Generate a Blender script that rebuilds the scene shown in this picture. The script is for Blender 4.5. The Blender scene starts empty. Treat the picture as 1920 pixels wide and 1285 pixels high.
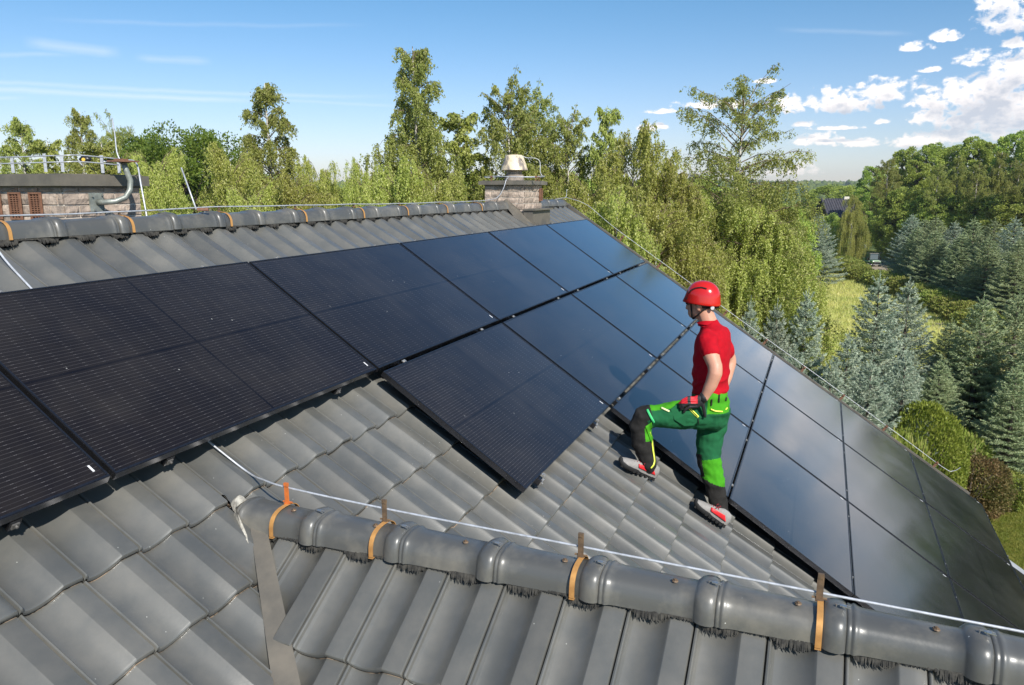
import bpy, bmesh, math, random
import numpy as np
from mathutils import Vector, Matrix, noise
rnd = random.Random(7)
C = bpy.context.scene.collection
PI = math.pi
R = math.radians

# ------------------------------------------------------------------ camera
CAM = Vector((-3.66217, -3.15037, 0.41843))
RIGHT = Vector((0.371917, -0.928266, 0.0))
DOWN = Vector((-0.181661, -0.072784, -0.980664))
FWD = Vector((0.910317, 0.364726, -0.1957))
FPX = 1439.04
cam_d = bpy.data.cameras.new('camera'); cam = bpy.data.objects.new('camera', cam_d); C.objects.link(cam)
cam_d.sensor_width = 36; cam_d.lens = FPX / 1920 * 36; cam_d.clip_start = 0.05; cam_d.clip_end = 9000
M = Matrix(((RIGHT.x, -DOWN.x, -FWD.x, CAM.x), (RIGHT.y, -DOWN.y, -FWD.y, CAM.y), (RIGHT.z, -DOWN.z, -FWD.z, CAM.z), (0, 0, 0, 1)))
cam.matrix_world = M
bpy.context.scene.camera = cam

# ------------------------------------------------------------------ sun, sky, exposure
SUN_AZ, SUN_EL = R(-133), R(38)
SUND = Vector((math.cos(SUN_AZ) * math.cos(SUN_EL), math.sin(SUN_AZ) * math.cos(SUN_EL), math.sin(SUN_EL)))
sl = bpy.data.lights.new('sun', 'SUN'); so = bpy.data.objects.new('sun', sl); C.objects.link(so)
sl.energy = 4.9; sl.angle = R(0.55); sl.color = (1.0, 0.955, 0.88)
so.rotation_euler = SUND.to_track_quat('Z', 'Y').to_euler()
sc = bpy.context.scene
sc.view_settings.view_transform = 'Standard'; sc.view_settings.look = 'None'
sc.view_settings.exposure = 0.34; sc.view_settings.gamma = 1; sc.view_settings.use_curve_mapping = False
sc.cycles.max_bounces = 8; sc.cycles.diffuse_bounces = 3; sc.cycles.glossy_bounces = 3
sc.cycles.transmission_bounces = 3; sc.cycles.volume_bounces = 0; sc.cycles.transparent_max_bounces = 8
sc.cycles.use_denoising = True

w = bpy.data.worlds.new('World'); sc.world = w; w.use_nodes = True
nt = w.node_tree; nt.nodes.clear()
def N(tree, t, **kw):
    n = tree.nodes.new(t)
    for k, v in kw.items():
        if k.startswith('i_'):
            n.inputs[int(k[2:]) if k[2:].isdigit() else k[2:]].default_value = v
        else: setattr(n, k, v)
    return n
def mth(tree, op, a, b=None, c=None, clamp=False):
    n = tree.nodes.new('ShaderNodeMath'); n.operation = op; n.use_clamp = clamp
    for i, x in enumerate((a, b, c)):
        if x is None: continue
        if isinstance(x, (int, float)): n.inputs[i].default_value = x
        else: tree.links.new(x, n.inputs[i])
    return n.outputs[0]
def mixc(tree, f, a, b, mode='MIX'):
    n = tree.nodes.new('ShaderNodeMix'); n.data_type = 'RGBA'; n.blend_type = mode
    for i, x in ((0, f), (6, a), (7, b)):
        if isinstance(x, (int, float)): n.inputs[i].default_value = x
        elif isinstance(x, tuple): n.inputs[i].default_value = (*x, 1) if len(x) == 3 else x
        else: tree.links.new(x, n.inputs[i])
    return n.outputs[2]
L = nt.links.new
sky = N(nt, 'ShaderNodeTexSky', sky_type='NISHITA', sun_disc=False, sun_elevation=SUN_EL, sun_rotation=PI / 2 - SUN_AZ,
        air_density=1.0, dust_density=0.35, ozone_density=2.6, altitude=200)
tc = N(nt, 'ShaderNodeTexCoord')
sep = N(nt, 'ShaderNodeSeparateXYZ'); L(tc.outputs['Generated'], sep.inputs[0])
az = mth(nt, 'ARCTAN2', sep.outputs[1], sep.outputs[0])
el = mth(nt, 'ARCSINE', sep.outputs[2])
AZ0 = math.atan2(FWD.y, FWD.x)
def azel(px, py):
    d = RIGHT * ((px - 960) / FPX) + DOWN * ((py - 642.5) / FPX) + FWD
    d.normalize(); return math.atan2(d.y, d.x), math.asin(d.z)
cv = N(nt, 'ShaderNodeCombineXYZ'); L(az, cv.inputs[0]); L(mth(nt, 'MULTIPLY', el, 1.35), cv.inputs[1])
def nz(scale, detail, rough, vec, dist=0.0):
    n = N(nt, 'ShaderNodeTexNoise'); n.inputs['Scale'].default_value = scale; n.inputs['Detail'].default_value = detail
    n.inputs['Roughness'].default_value = rough; n.inputs['Distortion'].default_value = dist; L(vec, n.inputs['Vector']); return n.outputs['Fac']
n1 = nz(16, 6, 0.60, cv.outputs[0], 0.3)
n2 = nz(52, 6, 0.65, cv.outputs[0], 0.2)
bump = mth(nt, 'ADD', mth(nt, 'MULTIPLY', mth(nt, 'SUBTRACT', n1, 0.51), 3.0), mth(nt, 'MULTIPLY', mth(nt, 'SUBTRACT', n2, 0.5), 2.6))
# cumulus heaps standing over the right-hand woods: centre and half size of each (direction in the sky)
HEAPS = [(1500, 194, 55, 20), (1580, 188, 70, 26), (1650, 172, 42, 24), (1800, 178, 95, 34), (1860, 165, 80, 40), (1835, 214, 120, 26), (1900, 130, 60, 40),
         (1745, 218, 55, 16), (1835, 110, 36, 18), (1775, 68, 24, 10), (1900, 30, 60, 34), (1880, 0, 50, 20), (1715, 88, 30, 9), (1905, 80, 30, 12),
         (1530, 262, 55, 12), (1610, 268, 50, 9), (1720, 262, 60, 16), (1800, 254, 70, 14), (1890, 250, 60, 16), (1505, 318, 32, 14), (1480, 322, 45, 9),
         (1225, 237, 28, 9), (1245, 209, 30, 5), (1508, 233, 22, 6), (1570, 240, 60, 4), (1440, 152, 24, 5), (1340, 195, 60, 9), (1745, 130, 20, 6), (1650, 228, 18, 6),
         (R(-10), R(4.8), R(4.5), R(2.4)), (R(-14.5), R(6.4), R(5), R(2.8)), (R(-20), R(5.4), R(6), R(3.0)), (R(-18), R(3.2), R(9), R(2.2)), (R(-28), R(7.5), R(6), R(2.6)), (R(-17), R(12.5), R(3.5), R(1.2)), (R(-36), R(6), R(5), R(2)), (R(-31), R(14), R(5), R(2))]
def heap(offy):
    tot = None
    for (px, py, sx, sy) in HEAPS:
        if sx < 1:
            a, e, ra, re = px, py, sx, sy
        else:
            a, e = azel(px, py); q = 1 + ((px - 960) / FPX) ** 2; ra = sx * 1.25 / FPX / q; re = sy * 1.25 / FPX / math.sqrt(q)
        dx = mth(nt, 'MULTIPLY', mth(nt, 'SUBTRACT', az, a), 1 / ra)
        dy = mth(nt, 'MULTIPLY', mth(nt, 'SUBTRACT', el, e + offy - re * .25), 1 / re)
        dy = mth(nt, 'MAXIMUM', mth(nt, 'MULTIPLY', dy, .85), mth(nt, 'MULTIPLY', dy, -1.9))      # flat base, heaped top
        r2 = mth(nt, 'ADD', mth(nt, 'MULTIPLY', dx, dx), mth(nt, 'MULTIPLY', dy, dy))
        v = mth(nt, 'SUBTRACT', 0.78, r2)
        tot = v if tot is None else mth(nt, 'SMOOTH_MAX', tot, v, 0.12)
    return mth(nt, 'MAXIMUM', tot, -1.6)
n4 = nz(105, 4, 0.6, cv.outputs[0], 0.2)
bump = mth(nt, 'ADD', bump, mth(nt, 'MULTIPLY', mth(nt, 'SUBTRACT', n4, 0.5), 1.6))
h0 = heap(0); h1 = heap(-0.014)
dens = mth(nt, 'ADD', h0, bump)
shade = mth(nt, 'ADD', mth(nt, 'SUBTRACT', h1, -0.1), mth(nt, 'MULTIPLY', bump, 0.55))
# elsewhere round the sky: fair-weather cumulus thinning out towards the left
side = N(nt, 'ShaderNodeMapRange'); side.interpolation_type = 'SMOOTHSTEP'; L(az, side.inputs[0])
aR, _ = azel(1990, 300)
side.inputs[1].default_value = aR; side.inputs[2].default_value = aR - 0.25; side.inputs[3].default_value = -6.0; side.inputs[4].default_value = -1.0
n3 = nz(4.0, 6, 0.6, cv.outputs[0], 0.4)
elf = mth(nt, 'MULTIPLY', mth(nt, 'ABSOLUTE', mth(nt, 'SUBTRACT', el, 0.22)), -2.2)
gen = mth(nt, 'ADD', mth(nt, 'ADD', mth(nt, 'MULTIPLY', mth(nt, 'SUBTRACT', n3, 0.46), 7.0), side.outputs[0]), elf)
dens = mth(nt, 'MAXIMUM', dens, gen)
cm = N(nt, 'ShaderNodeMapRange'); cm.interpolation_type = 'SMOOTHSTEP'; L(dens, cm.inputs[0]); cm.inputs[1].default_value = -0.15; cm.inputs[2].default_value = 0.65
# cloud body: bright heads, blue-grey bases
lowp = mth(nt, 'ADD', mth(nt, 'MULTIPLY', nz(16, 4, 0.55, cv.outputs[0], 0.2), 1.0), 0.0)
hb = N(nt, 'ShaderNodeMapRange'); L(mth(nt, 'ADD', shade, mth(nt, 'SUBTRACT', lowp, 0.5)), hb.inputs[0]); hb.inputs[1].default_value = 0.25; hb.inputs[2].default_value = 1.15
wm = N(nt, 'ShaderNodeMapRange'); L(el, wm.inputs[0]); wm.inputs[1].default_value = 0.16; wm.inputs[2].default_value = 0.05
ccol = mixc(nt, hb.outputs[0], mixc(nt, wm.outputs[0], (1.02, 0.99, 0.98), (1.08, 0.97, 0.90)), (0.53, 0.56, 0.63))
# thin high streaks at left
sv = N(nt, 'ShaderNodeMapping'); sv.inputs['Scale'].default_value = (3.0, 42, 1); sv.inputs['Rotation'].default_value = (0, 0, R(-2)); L(cv.outputs[0], sv.inputs[0])
s1 = nz(1.0, 5, 0.55, sv.outputs[0], 0.3)
sm = N(nt, 'ShaderNodeMapRange'); sm.interpolation_type = 'SMOOTHSTEP'; L(s1, sm.inputs[0]); sm.inputs[1].default_value = 0.56; sm.inputs[2].default_value = 0.80; sm.inputs[4].default_value = 0.30
skys = N(nt, 'ShaderNodeVectorMath', operation='SCALE'); L(sky.outputs[0], skys.inputs[0]); skys.inputs[3].default_value = 0.106
streak = None
def line_streak(x0, y0, x1, y1, wd, st, tot):
    a0, e0 = azel(x0, y0); a1, e1 = azel(x1, y1)
    t = mth(nt, 'DIVIDE', mth(nt, 'SUBTRACT', az, a0), a1 - a0)
    line = mth(nt, 'ADD', mth(nt, 'MULTIPLY', t, e1 - e0), e0)
    d = mth(nt, 'ABSOLUTE', mth(nt, 'SUBTRACT', mth(nt, 'SUBTRACT', el, line), mth(nt, 'MULTIPLY', mth(nt, 'SUBTRACT', n1, 0.5), 0.006)))
    v = mth(nt, 'SUBTRACT', 1.0, mth(nt, 'DIVIDE', d, wd / FPX), clamp=True)
    en = mth(nt, 'MULTIPLY', mth(nt, 'MULTIPLY', t, 5.0, clamp=True), mth(nt, 'MULTIPLY', mth(nt, 'SUBTRACT', 1.0, t), 5.0, clamp=True))
    v = mth(nt, 'MULTIPLY', mth(nt, 'MULTIPLY', v, en), mth(nt, 'MULTIPLY', mth(nt, 'ADD', s1, 0.1), st * .7))
    return v if tot is None else mth(nt, 'MAXIMUM', tot, v)
for a in [(-300, 150, 520, 190, 6, .75), (-300, 136, 760, 182, 5, .45), (40, 78, 230, 100, 11, .7), (250, 108, 400, 116, 8, .5), (-300, 100, 160, 102, 5, .35),
          (500, 185, 760, 200, 4, .35), (60, 35, 700, 46, 5, .22), (1450, 54, 1720, 64, 5, .25), (-200, 186, 60, 184, 4, .5)]:
    streak = line_streak(*a, streak)
tn = N(nt, 'ShaderNodeMapRange'); tn.interpolation_type = 'SMOOTHSTEP'; L(el, tn.inputs[0]); tn.inputs[1].default_value = 0.02; tn.inputs[2].default_value = 0.27
clear = mixc(nt, 1.0, skys.outputs[0], mixc(nt, tn.outputs[0], (0.90, 0.88, 1.02), (0.54, 0.82, 0.95)), 'MULTIPLY')
c0 = mixc(nt, mth(nt, 'MAXIMUM', streak, 0.0), clear, (0.86, 0.89, 0.93))
cfade = N(nt, 'ShaderNodeMapRange'); L(el, cfade.inputs[0]); cfade.inputs[1].default_value = 0.0; cfade.inputs[2].default_value = 0.09; cfade.inputs[3].default_value = 0.45; cfade.inputs[4].default_value = 0.97
col = mixc(nt, mth(nt, 'MULTIPLY', cm.outputs[0], cfade.outputs[0]), c0, ccol)
bg = N(nt, 'ShaderNodeBackground'); L(col, bg.inputs[0]); bg.inputs[1].default_value = 1.0
wo = N(nt, 'ShaderNodeOutputWorld'); L(bg.outputs[0], wo.inputs[0])

# ------------------------------------------------------------------ helpers
def setp(o, label=None, cat=None, group=None, kind=None):
    if label: o['label'] = label
    if cat: o['category'] = cat
    if group: o['group'] = group
    if kind: o['kind'] = kind
    return o
def empty(name, loc=(0, 0, 0), **kw):
    o = bpy.data.objects.new(name, None); C.objects.link(o); o.location = loc; o.empty_display_size = .1
    return setp(o, **kw)
class MB:
    def __init__(s): s.v = []; s.f = []; s.m = []
    def add(s, vs, fs, mi=0):
        b = len(s.v); s.v += [tuple(v) for v in vs]; s.f += [tuple(i + b for i in f) for f in fs]; s.m += [mi] * len(fs); return s
    def box(s, c, sz, ax=None, mi=0):
        c = Vector(c); ax = ax or (Vector((1, 0, 0)), Vector((0, 1, 0)), Vector((0, 0, 1)))
        vs = [c + ax[0] * (sz[0] / 2 * i) + ax[1] * (sz[1] / 2 * j) + ax[2] * (sz[2] / 2 * k) for k in (-1, 1) for j in (-1, 1) for i in (-1, 1)]
        return s.add(vs, [(0, 2, 3, 1), (4, 5, 7, 6), (0, 1, 5, 4), (2, 6, 7, 3), (0, 4, 6, 2), (1, 3, 7, 5)], mi)
    def tube(s, pts, r, n=8, mi=0, cap=True, up=None, flat=1.0):
        pts = [Vector(p) for p in pts]; rs = r if isinstance(r, (list, tuple)) else [r] * len(pts)
        b = len(s.v); prev = None
        for i, p in enumerate(pts):
            t = (pts[min(i + 1, len(pts) - 1)] - pts[max(i - 1, 0)])
            if t.length < 1e-9: t = Vector((0, 0, 1))
            t.normalize()
            if prev is None:
                a = up.copy() if up else (Vector((0, 0, 1)) if abs(t.z) < .9 else Vector((1, 0, 0)))
            else: a = prev
            a = a - t * a.dot(t)
            if a.length < 1e-6: a = t.orthogonal()
            a.normalize(); prev = a; c = t.cross(a)
            ra, rb = rs[i] if isinstance(rs[i], (tuple, list)) else (rs[i], rs[i] * flat)
            for k in range(n):
                q = 2 * PI * k / n; s.v.append(tuple(p + a * (ra * math.cos(q)) + c * (rb * math.sin(q))))
        for i in range(len(pts) - 1):
            for k in range(n):
                k2 = (k + 1) % n; s.f.append((b + i * n + k, b + i * n + k2, b + (i + 1) * n + k2, b + (i + 1) * n + k)); s.m.append(mi)
        if cap:
            s.f.append(tuple(b + k for k in range(n))[::-1]); s.m.append(mi)
            e = b + (len(pts) - 1) * n; s.f.append(tuple(e + k for k in range(n))); s.m.append(mi)
        return s
    def mesh(s, name, mats=(), smooth=False, auto=None):
        me = bpy.data.meshes.new(name); me.from_pydata(s.v, [], s.f); me.update()
        for m in (mats if isinstance(mats, (list, tuple)) else [mats]): me.materials.append(m)
        if any(s.m): me.polygons.foreach_set('material_index', s.m)
        bm = bmesh.new(); bm.from_mesh(me); bmesh.ops.recalc_face_normals(bm, faces=bm.faces)
        if auto is not None:
            for e in bm.edges:
                if len(e.link_faces) == 2: e.smooth = e.calc_face_angle(0) < R(auto)
            smooth = True
        for f in bm.faces: f.smooth = smooth
        bm.to_mesh(me); bm.free(); return me
    def build(s, name, mats, parent=None, smooth=False, auto=None, **kw):
        return link(name, s.mesh(name, mats, smooth, auto), parent, **kw)
def link(name, me, parent=None, loc=None, mat=None, **kw):
    o = bpy.data.objects.new(name, me); C.objects.link(o)
    if parent: o.parent = parent
    if mat is not None: o.matrix_local = mat
    elif loc is not None: o.location = loc
    return setp(o, **kw)
def npmesh(name, V, F, mats, mi=None, smooth=False):
    me = bpy.data.meshes.new(name); V = np.asarray(V, np.float32); F = np.asarray(F, np.int32); k = F.shape[1]
    me.vertices.add(len(V)); me.vertices.foreach_set('co', V.ravel())
    me.loops.add(F.size); me.loops.foreach_set('vertex_index', F.ravel())
    me.polygons.add(len(F)); me.polygons.foreach_set('loop_start', np.arange(0, F.size, k, dtype=np.int32))
    me.polygons.foreach_set('loop_total', np.full(len(F), k, np.int32))
    if smooth: me.polygons.foreach_set('use_smooth', np.ones(len(F), bool))
    for m in (mats if isinstance(mats, (list, tuple)) else [mats]): me.materials.append(m)
    if mi is not None: me.polygons.foreach_set('material_index', np.asarray(mi, np.int32))
    me.update(); me.validate(); return me
def at(px, py, depth):
    return CAM + (RIGHT * ((px - 960) / FPX) + DOWN * ((py - 642.5) / FPX) + FWD) * depth

# ------------------------------------------------------------------ materials
def newmat(name):
    m = bpy.data.materials.new(name); m.use_nodes = True; t = m.node_tree
    return m, t, t.nodes['Principled BSDF']
def mat(name, col, rough=.5, metal=0, spec=.5, col2=None, scale=6, detail=5, thr=(.4, .65), bump=0, bscale=40, obj_var=0, coat=0, coat_r=.08, coords='Object', streak=None, sheen=0, dots=None):
    m, t, p = newmat(name)
    p.inputs['Roughness'].default_value = rough; p.inputs['Metallic'].default_value = metal; p.inputs['Specular IOR Level'].default_value = spec
    p.inputs['Coat Weight'].default_value = coat; p.inputs['Coat Roughness'].default_value = coat_r
    if sheen: p.inputs['Sheen Weight'].default_value = sheen
    tcn = N(t, 'ShaderNodeTexCoord'); vec = N(t, 'ShaderNodeNewGeometry').outputs['Position'] if coords == 'World' else tcn.outputs[coords]
    if streak:
        mp = N(t, 'ShaderNodeMapping'); mp.inputs['Scale'].default_value = streak; t.links.new(vec, mp.inputs[0]); vec2 = mp.outputs[0]
    else: vec2 = vec
    c = N(t, 'ShaderNodeRGB'); c.outputs[0].default_value = (*col, 1); out = c.outputs[0]
    if col2:
        n = N(t, 'ShaderNodeTexNoise'); n.inputs['Scale'].default_value = scale; n.inputs['Detail'].default_value = detail; n.inputs['Roughness'].default_value = .62
        t.links.new(vec2, n.inputs['Vector'])
        r = N(t, 'ShaderNodeMapRange'); r.inputs[1].default_value = thr[0]; r.inputs[2].default_value = thr[1]; t.links.new(n.outputs['Fac'], r.inputs[0])
        out = mixc(t, r.outputs[0], out, col2)
    if dots:
        v = N(t, 'ShaderNodeTexVoronoi'); v.inputs['Scale'].default_value = dots[0]; t.links.new(vec, v.inputs['Vector'])
        s_ = mth(t, 'LESS_THAN', v.outputs['Distance'], dots[1]); sepc = N(t, 'ShaderNodeSeparateColor'); t.links.new(v.outputs['Color'], sepc.inputs[0])
        s_ = mth(t, 'MULTIPLY', s_, mth(t, 'GREATER_THAN', sepc.outputs[0], .72)); out = mixc(t, s_, out, dots[2])
    if obj_var:
        oi = N(t, 'ShaderNodeObjectInfo'); h = N(t, 'ShaderNodeHueSaturation'); t.links.new(out, h.inputs['Color'])
        t.links.new(mth(t, 'ADD', mth(t, 'MULTIPLY', mth(t, 'SUBTRACT', oi.outputs['Random'], .5), obj_var * 2), 1.0), h.inputs['Value']); out = h.outputs[0]
    t.links.new(out, p.inputs['Base Color'])
    if bump:
        n = N(t, 'ShaderNodeTexNoise'); n.inputs['Scale'].default_value = bscale; n.inputs['Detail'].default_value = 6; t.links.new(vec2, n.inputs['Vector'])
        b = N(t, 'ShaderNodeBump'); b.inputs['Strength'].default_value = bump; b.inputs['Distance'].default_value = .01
        t.links.new(n.outputs['Fac'], b.inputs['Height']); t.links.new(b.outputs[0], p.inputs['Normal'])
    return m
MT = {}
MT['tile'] = mat('glazed_roof_tile', (.096, .097, .090), .34, spec=.6, col2=(.140, .134, .118), scale=6, detail=8, thr=(.38, .72), bump=.03, bscale=120, coat=.55, coat_r=.32, coords='World', obj_var=.15, dots=(26, .045, (.42, .42, .38)))
MT['tile_edge'] = mat('dusty_tile_edge', (.032, .028, .022), .9, coords='World', col2=(.26, .19, .13), scale=16, thr=(.48, .60), bump=.4, bscale=80)
MT['cap'] = mat('ridge_tile_glaze', (.088, .088, .083), .40, spec=.6, coat=.3, coat_r=.25, col2=(.185, .172, .145), scale=4.5, detail=9, thr=(.46, .70), bump=.04, bscale=90, coords='World', obj_var=.10, dots=(17, .04, (.45, .45, .42)))
MT['flash'] = mat('painted_flashing', (.115, .105, .088), .42, spec=.5, col2=(.17, .15, .12), scale=5, bump=.05, bscale=60)
MT['cream'] = mat('crinkled_lead', (.50, .47, .40), .6, col2=(.22, .2, .17), scale=30, bump=.6, bscale=30)
MT['black'] = mat('black_anodised', (.012, .012, .014), .35, spec=.5)
MT['frame'] = mat('black_panel_frame', (.10, .10, .11), .26, metal=.9, spec=.6, col2=(.06, .06, .065), scale=40, thr=(.5, .8))
MT['alu'] = mat('bright_aluminium', (.66, .64, .60), .32, metal=.7, col2=(.4, .38, .35), scale=30, bump=.1)
MT['steel'] = mat('steel_clip', (.62, .60, .56), .28, metal=.9)
MT['steel_dark'] = mat('dull_steel', (.2, .19, .18), .45, metal=.6)
MT['galv'] = mat('galvanised_wire', (.60, .62, .66), .45, metal=.35, col2=(.42, .43, .45), scale=30)
MT['copper'] = mat('copper_tinned_strap', (.62, .32, .10), .45, metal=.25, col2=(.45, .22, .07), scale=18, bump=.05)
MT['orange'] = mat('orange_holder', (.62, .16, .03), .5, col2=(.4, .12, .04), scale=30)
MT['brown'] = mat('oxidised_holder', (.13, .09, .06), .55, metal=.3, col2=(.25, .16, .09), scale=30)
MT['brush'] = mat('black_ridge_brush', (.025, .024, .022), .9, col2=(.07, .065, .055), scale=50)
MT['brick'] = mat('chimney_brick', (.46, .365, .29), .9, col2=(.27, .215, .175), scale=14, thr=(.4, .66), bump=1.0, bscale=38, obj_var=.22, coords='World')
MT['mortar'] = mat('mortar', (.62, .55, .46), .95, col2=(.44, .38, .32), scale=20, bump=.5)
MT['rust'] = mat('rusty_grille', (.16, .075, .045), .75, col2=(.24, .12, .07), scale=40, bump=.3)
MT['dark'] = mat('dark_recess', (.015, .013, .011), .9)
MT['pipe'] = mat('verdigris_steel_pipe', (.22, .235, .21), .45, metal=.35, col2=(.34, .36, .32), scale=18, bump=.15)
MT['cowl'] = mat('sooty_cowl', (.78, .64, .44), .5, metal=.1, col2=(.22, .19, .17), scale=8, thr=(.46, .60), bump=.3, streak=(1, 1, .5))
MT['membrane'] = mat('roof_underlay', (.03, .028, .026), .9)
MT['render'] = mat('wall_render', (.62, .58, .50), .9, col2=(.55, .51, .44), scale=3, bump=.3)

# glass over black cells: fine bus wires along the panel, cell gaps, mid lines
def panel_glass():
    m, t, p = newmat('panel_glass_over_cells')
    tcn = N(t, 'ShaderNodeTexCoord'); s = N(t, 'ShaderNodeSeparateXYZ'); t.links.new(tcn.outputs['Object'], s.inputs[0])
    X, Y = s.outputs[0], s.outputs[1]
    W, H = 1.755, 1.020
    def frac(v, n, length):   # distance from nearest grid line, metres
        q = mth(t, 'FRACT', mth(t, 'ADD', mth(t, 'MULTIPLY', v, n / length), 100.5 if False else 100.0))
        return mth(t, 'MULTIPLY', mth(t, 'SUBTRACT', .5, mth(t, 'ABSOLUTE', mth(t, 'SUBTRACT', q, .5))), length / n)
    wire = mth(t, 'LESS_THAN', frac(Y, 54, .96), .0012)
    gapx = mth(t, 'LESS_THAN', frac(X, 20, 1.68), .0014)
    gapy = mth(t, 'LESS_THAN', frac(Y, 6, .96), .0012)
    dash = mth(t, 'LESS_THAN', frac(X, 20, 1.68), .0060)
    midx = mth(t, 'LESS_THAN', mth(t, 'ABSOLUTE', X), .0065)
    midy = mth(t, 'LESS_THAN', mth(t, 'ABSOLUTE', Y), .0055)
    n = N(t, 'ShaderNodeTexNoise'); n.inputs['Scale'].default_value = 7.0; n.inputs['Detail'].default_value = 2; t.links.new(tcn.outputs['Object'], n.inputs['Vector'])
    base = mixc(t, n.outputs['Fac'], (.0085, .0082, .0115), (.016, .0138, .0138))
    c = mixc(t, mth(t, 'MULTIPLY', wire, .5), base, (.065, .061, .063))
    c = mixc(t, mth(t, 'MULTIPLY', mth(t, 'MULTIPLY', wire, dash), .6), c, (.125, .118, .122))
    c = mixc(t, mth(t, 'MULTIPLY', mth(t, 'MAXIMUM', gapx, gapy), .35), c, (.006, .006, .008))
    c = mixc(t, mth(t, 'MAXIMUM', midx, midy), c, (.006, .006, .009))
    # dust and droppings
    v = N(t, 'ShaderNodeTexVoronoi'); v.inputs['Scale'].default_value = 9; t.links.new(tcn.outputs['Object'], v.inputs['Vector'])
    sc_ = N(t, 'ShaderNodeSeparateColor'); t.links.new(v.outputs['Color'], sc_.inputs[0])
    spk = mth(t, 'MULTIPLY', mth(t, 'LESS_THAN', v.outputs['Distance'], .035), mth(t, 'GREATER_THAN', sc_.outputs[0], .86))
    c = mixc(t, mth(t, 'MULTIPLY', spk, .7), c, (.35, .35, .33))
    oi = N(t, 'ShaderNodeObjectInfo')
    vv = N(t, 'ShaderNodeVectorMath', operation='ADD'); t.links.new(tcn.outputs['Object'], vv.inputs[0]); t.links.new(oi.outputs['Location'], vv.inputs[1])
    d = N(t, 'ShaderNodeTexNoise'); d.inputs['Scale'].default_value = 1.4; d.inputs['Detail'].default_value = 8; d.inputs['Roughness'].default_value = .65; t.links.new(vv.outputs[0], d.inputs['Vector'])
    dm = N(t, 'ShaderNodeMapRange'); t.links.new(d.outputs['Fac'], dm.inputs[0]); dm.inputs[1].default_value = .42; dm.inputs[2].default_value = .75; dm.inputs[4].default_value = .055
    c = mixc(t, dm.outputs[0], c, (.33, .29, .24))
    t.links.new(c, p.inputs['Base Color'])
    p.inputs['Roughness'].default_value = .55; p.inputs['Specular IOR Level'].default_value = 0
    # anti-reflex glass: almost no mirror image seen square on, a strong one at a glancing angle
    lw = N(t, 'ShaderNodeNewGeometry'); dt = N(t, 'ShaderNodeVectorMath', operation='DOT_PRODUCT'); t.links.new(lw.outputs['Normal'], dt.inputs[0]); t.links.new(lw.outputs['Incoming'], dt.inputs[1])
    fz = mth(t, 'ADD', mth(t, 'MULTIPLY', mth(t, 'POWER', mth(t, 'SUBTRACT', 1.0, mth(t, 'ABSOLUTE', dt.outputs['Value'])), 4.8), 1.75), .010, clamp=True)
    gl = N(t, 'ShaderNodeBsdfAnisotropic'); gl.inputs['Color'].default_value = (1, 1, 1, 1)
    rr = N(t, 'ShaderNodeMapRange'); t.links.new(d.outputs['Fac'], rr.inputs[0]); rr.inputs[1].default_value = .3; rr.inputs[2].default_value = .75; rr.inputs[3].default_value = .10; rr.inputs[4].default_value = .17
    t.links.new(rr.outputs[0], gl.inputs['Roughness'])
    bp = N(t, 'ShaderNodeBump'); bp.inputs['Strength'].default_value = .05; bp.inputs['Distance'].default_value = .002
    wv = N(t, 'ShaderNodeTexNoise'); wv.inputs['Scale'].default_value = 5; t.links.new(tcn.outputs['Object'], wv.inputs['Vector']); t.links.new(wv.outputs['Fac'], bp.inputs['Height']); t.links.new(bp.outputs[0], gl.inputs['Normal'])
    mx = N(t, 'ShaderNodeMixShader'); t.links.new(fz, mx.inputs[0]); t.links.new(p.outputs[0], mx.inputs[1]); t.links.new(gl.outputs[0], mx.inputs[2])
    t.links.new(mx.outputs[0], t.nodes['Material Output'].inputs['Surface'])
    return m
MT['glass'] = panel_glass()
# ------------------------------------------------------------------ the roof frame: x along the ridge, y up the slope, n off the slope
PITCH = R(33.5657); cP, sP = math.cos(PITCH), math.sin(PITCH)
def RP(x, y, n=0.): return Vector((x, cP * y - sP * n, sP * y + cP * n))
EX, EY, EN = Vector((1, 0, 0)), Vector((0, cP, sP)), Vector((0, -sP, cP))
def frame_m(o, ex, ey, en):
    return Matrix(((ex.x, ey.x, en.x, o.x), (ex.y, ey.y, en.y, o.y), (ex.z, ey.z, en.z, o.z), (0, 0, 0, 1)))
TN = -.140            # plane through the tile joints
TW, TL = .2201, .340  # tile cover width and course
house = empty('house', (2, -2, -8.6), label='tile-roofed house under the man, its grey slope carrying the black solar panels', cat='house')
house_inv = Matrix.Translation((-2, 2, 8.6))
def hm(m): return house_inv @ m
roof_mb = MB()
# underlay sheets just beneath the tiles
RAKE, LEFT, RIDGE, EAVE = 7.80, -4.6, .60, -6.42
yrow0 = 1
def quad(mb, pts): mb.add(pts, [tuple(range(len(pts)))])
u = -.195
quad(roof_mb, [RP(LEFT, RIDGE, u), RP(LEFT, EAVE, u), RP(5.95, EAVE, u), RP(5.95, -7.7, u), RP(5.95, EAVE, u), RP(RAKE, EAVE, u), RP(RAKE, RIDGE, u)][:2] + [RP(RAKE, EAVE, u), RP(RAKE, RIDGE, u)])
quad(roof_mb, [RP(2.5, EAVE, u), RP(2.5, -7.7, u), RP(5.95, -7.7, u), RP(5.95, EAVE, u)])
roof = roof_mb.build('roof', MT['membrane'], house); roof.matrix_local = hm(Matrix.Identity(4))

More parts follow.
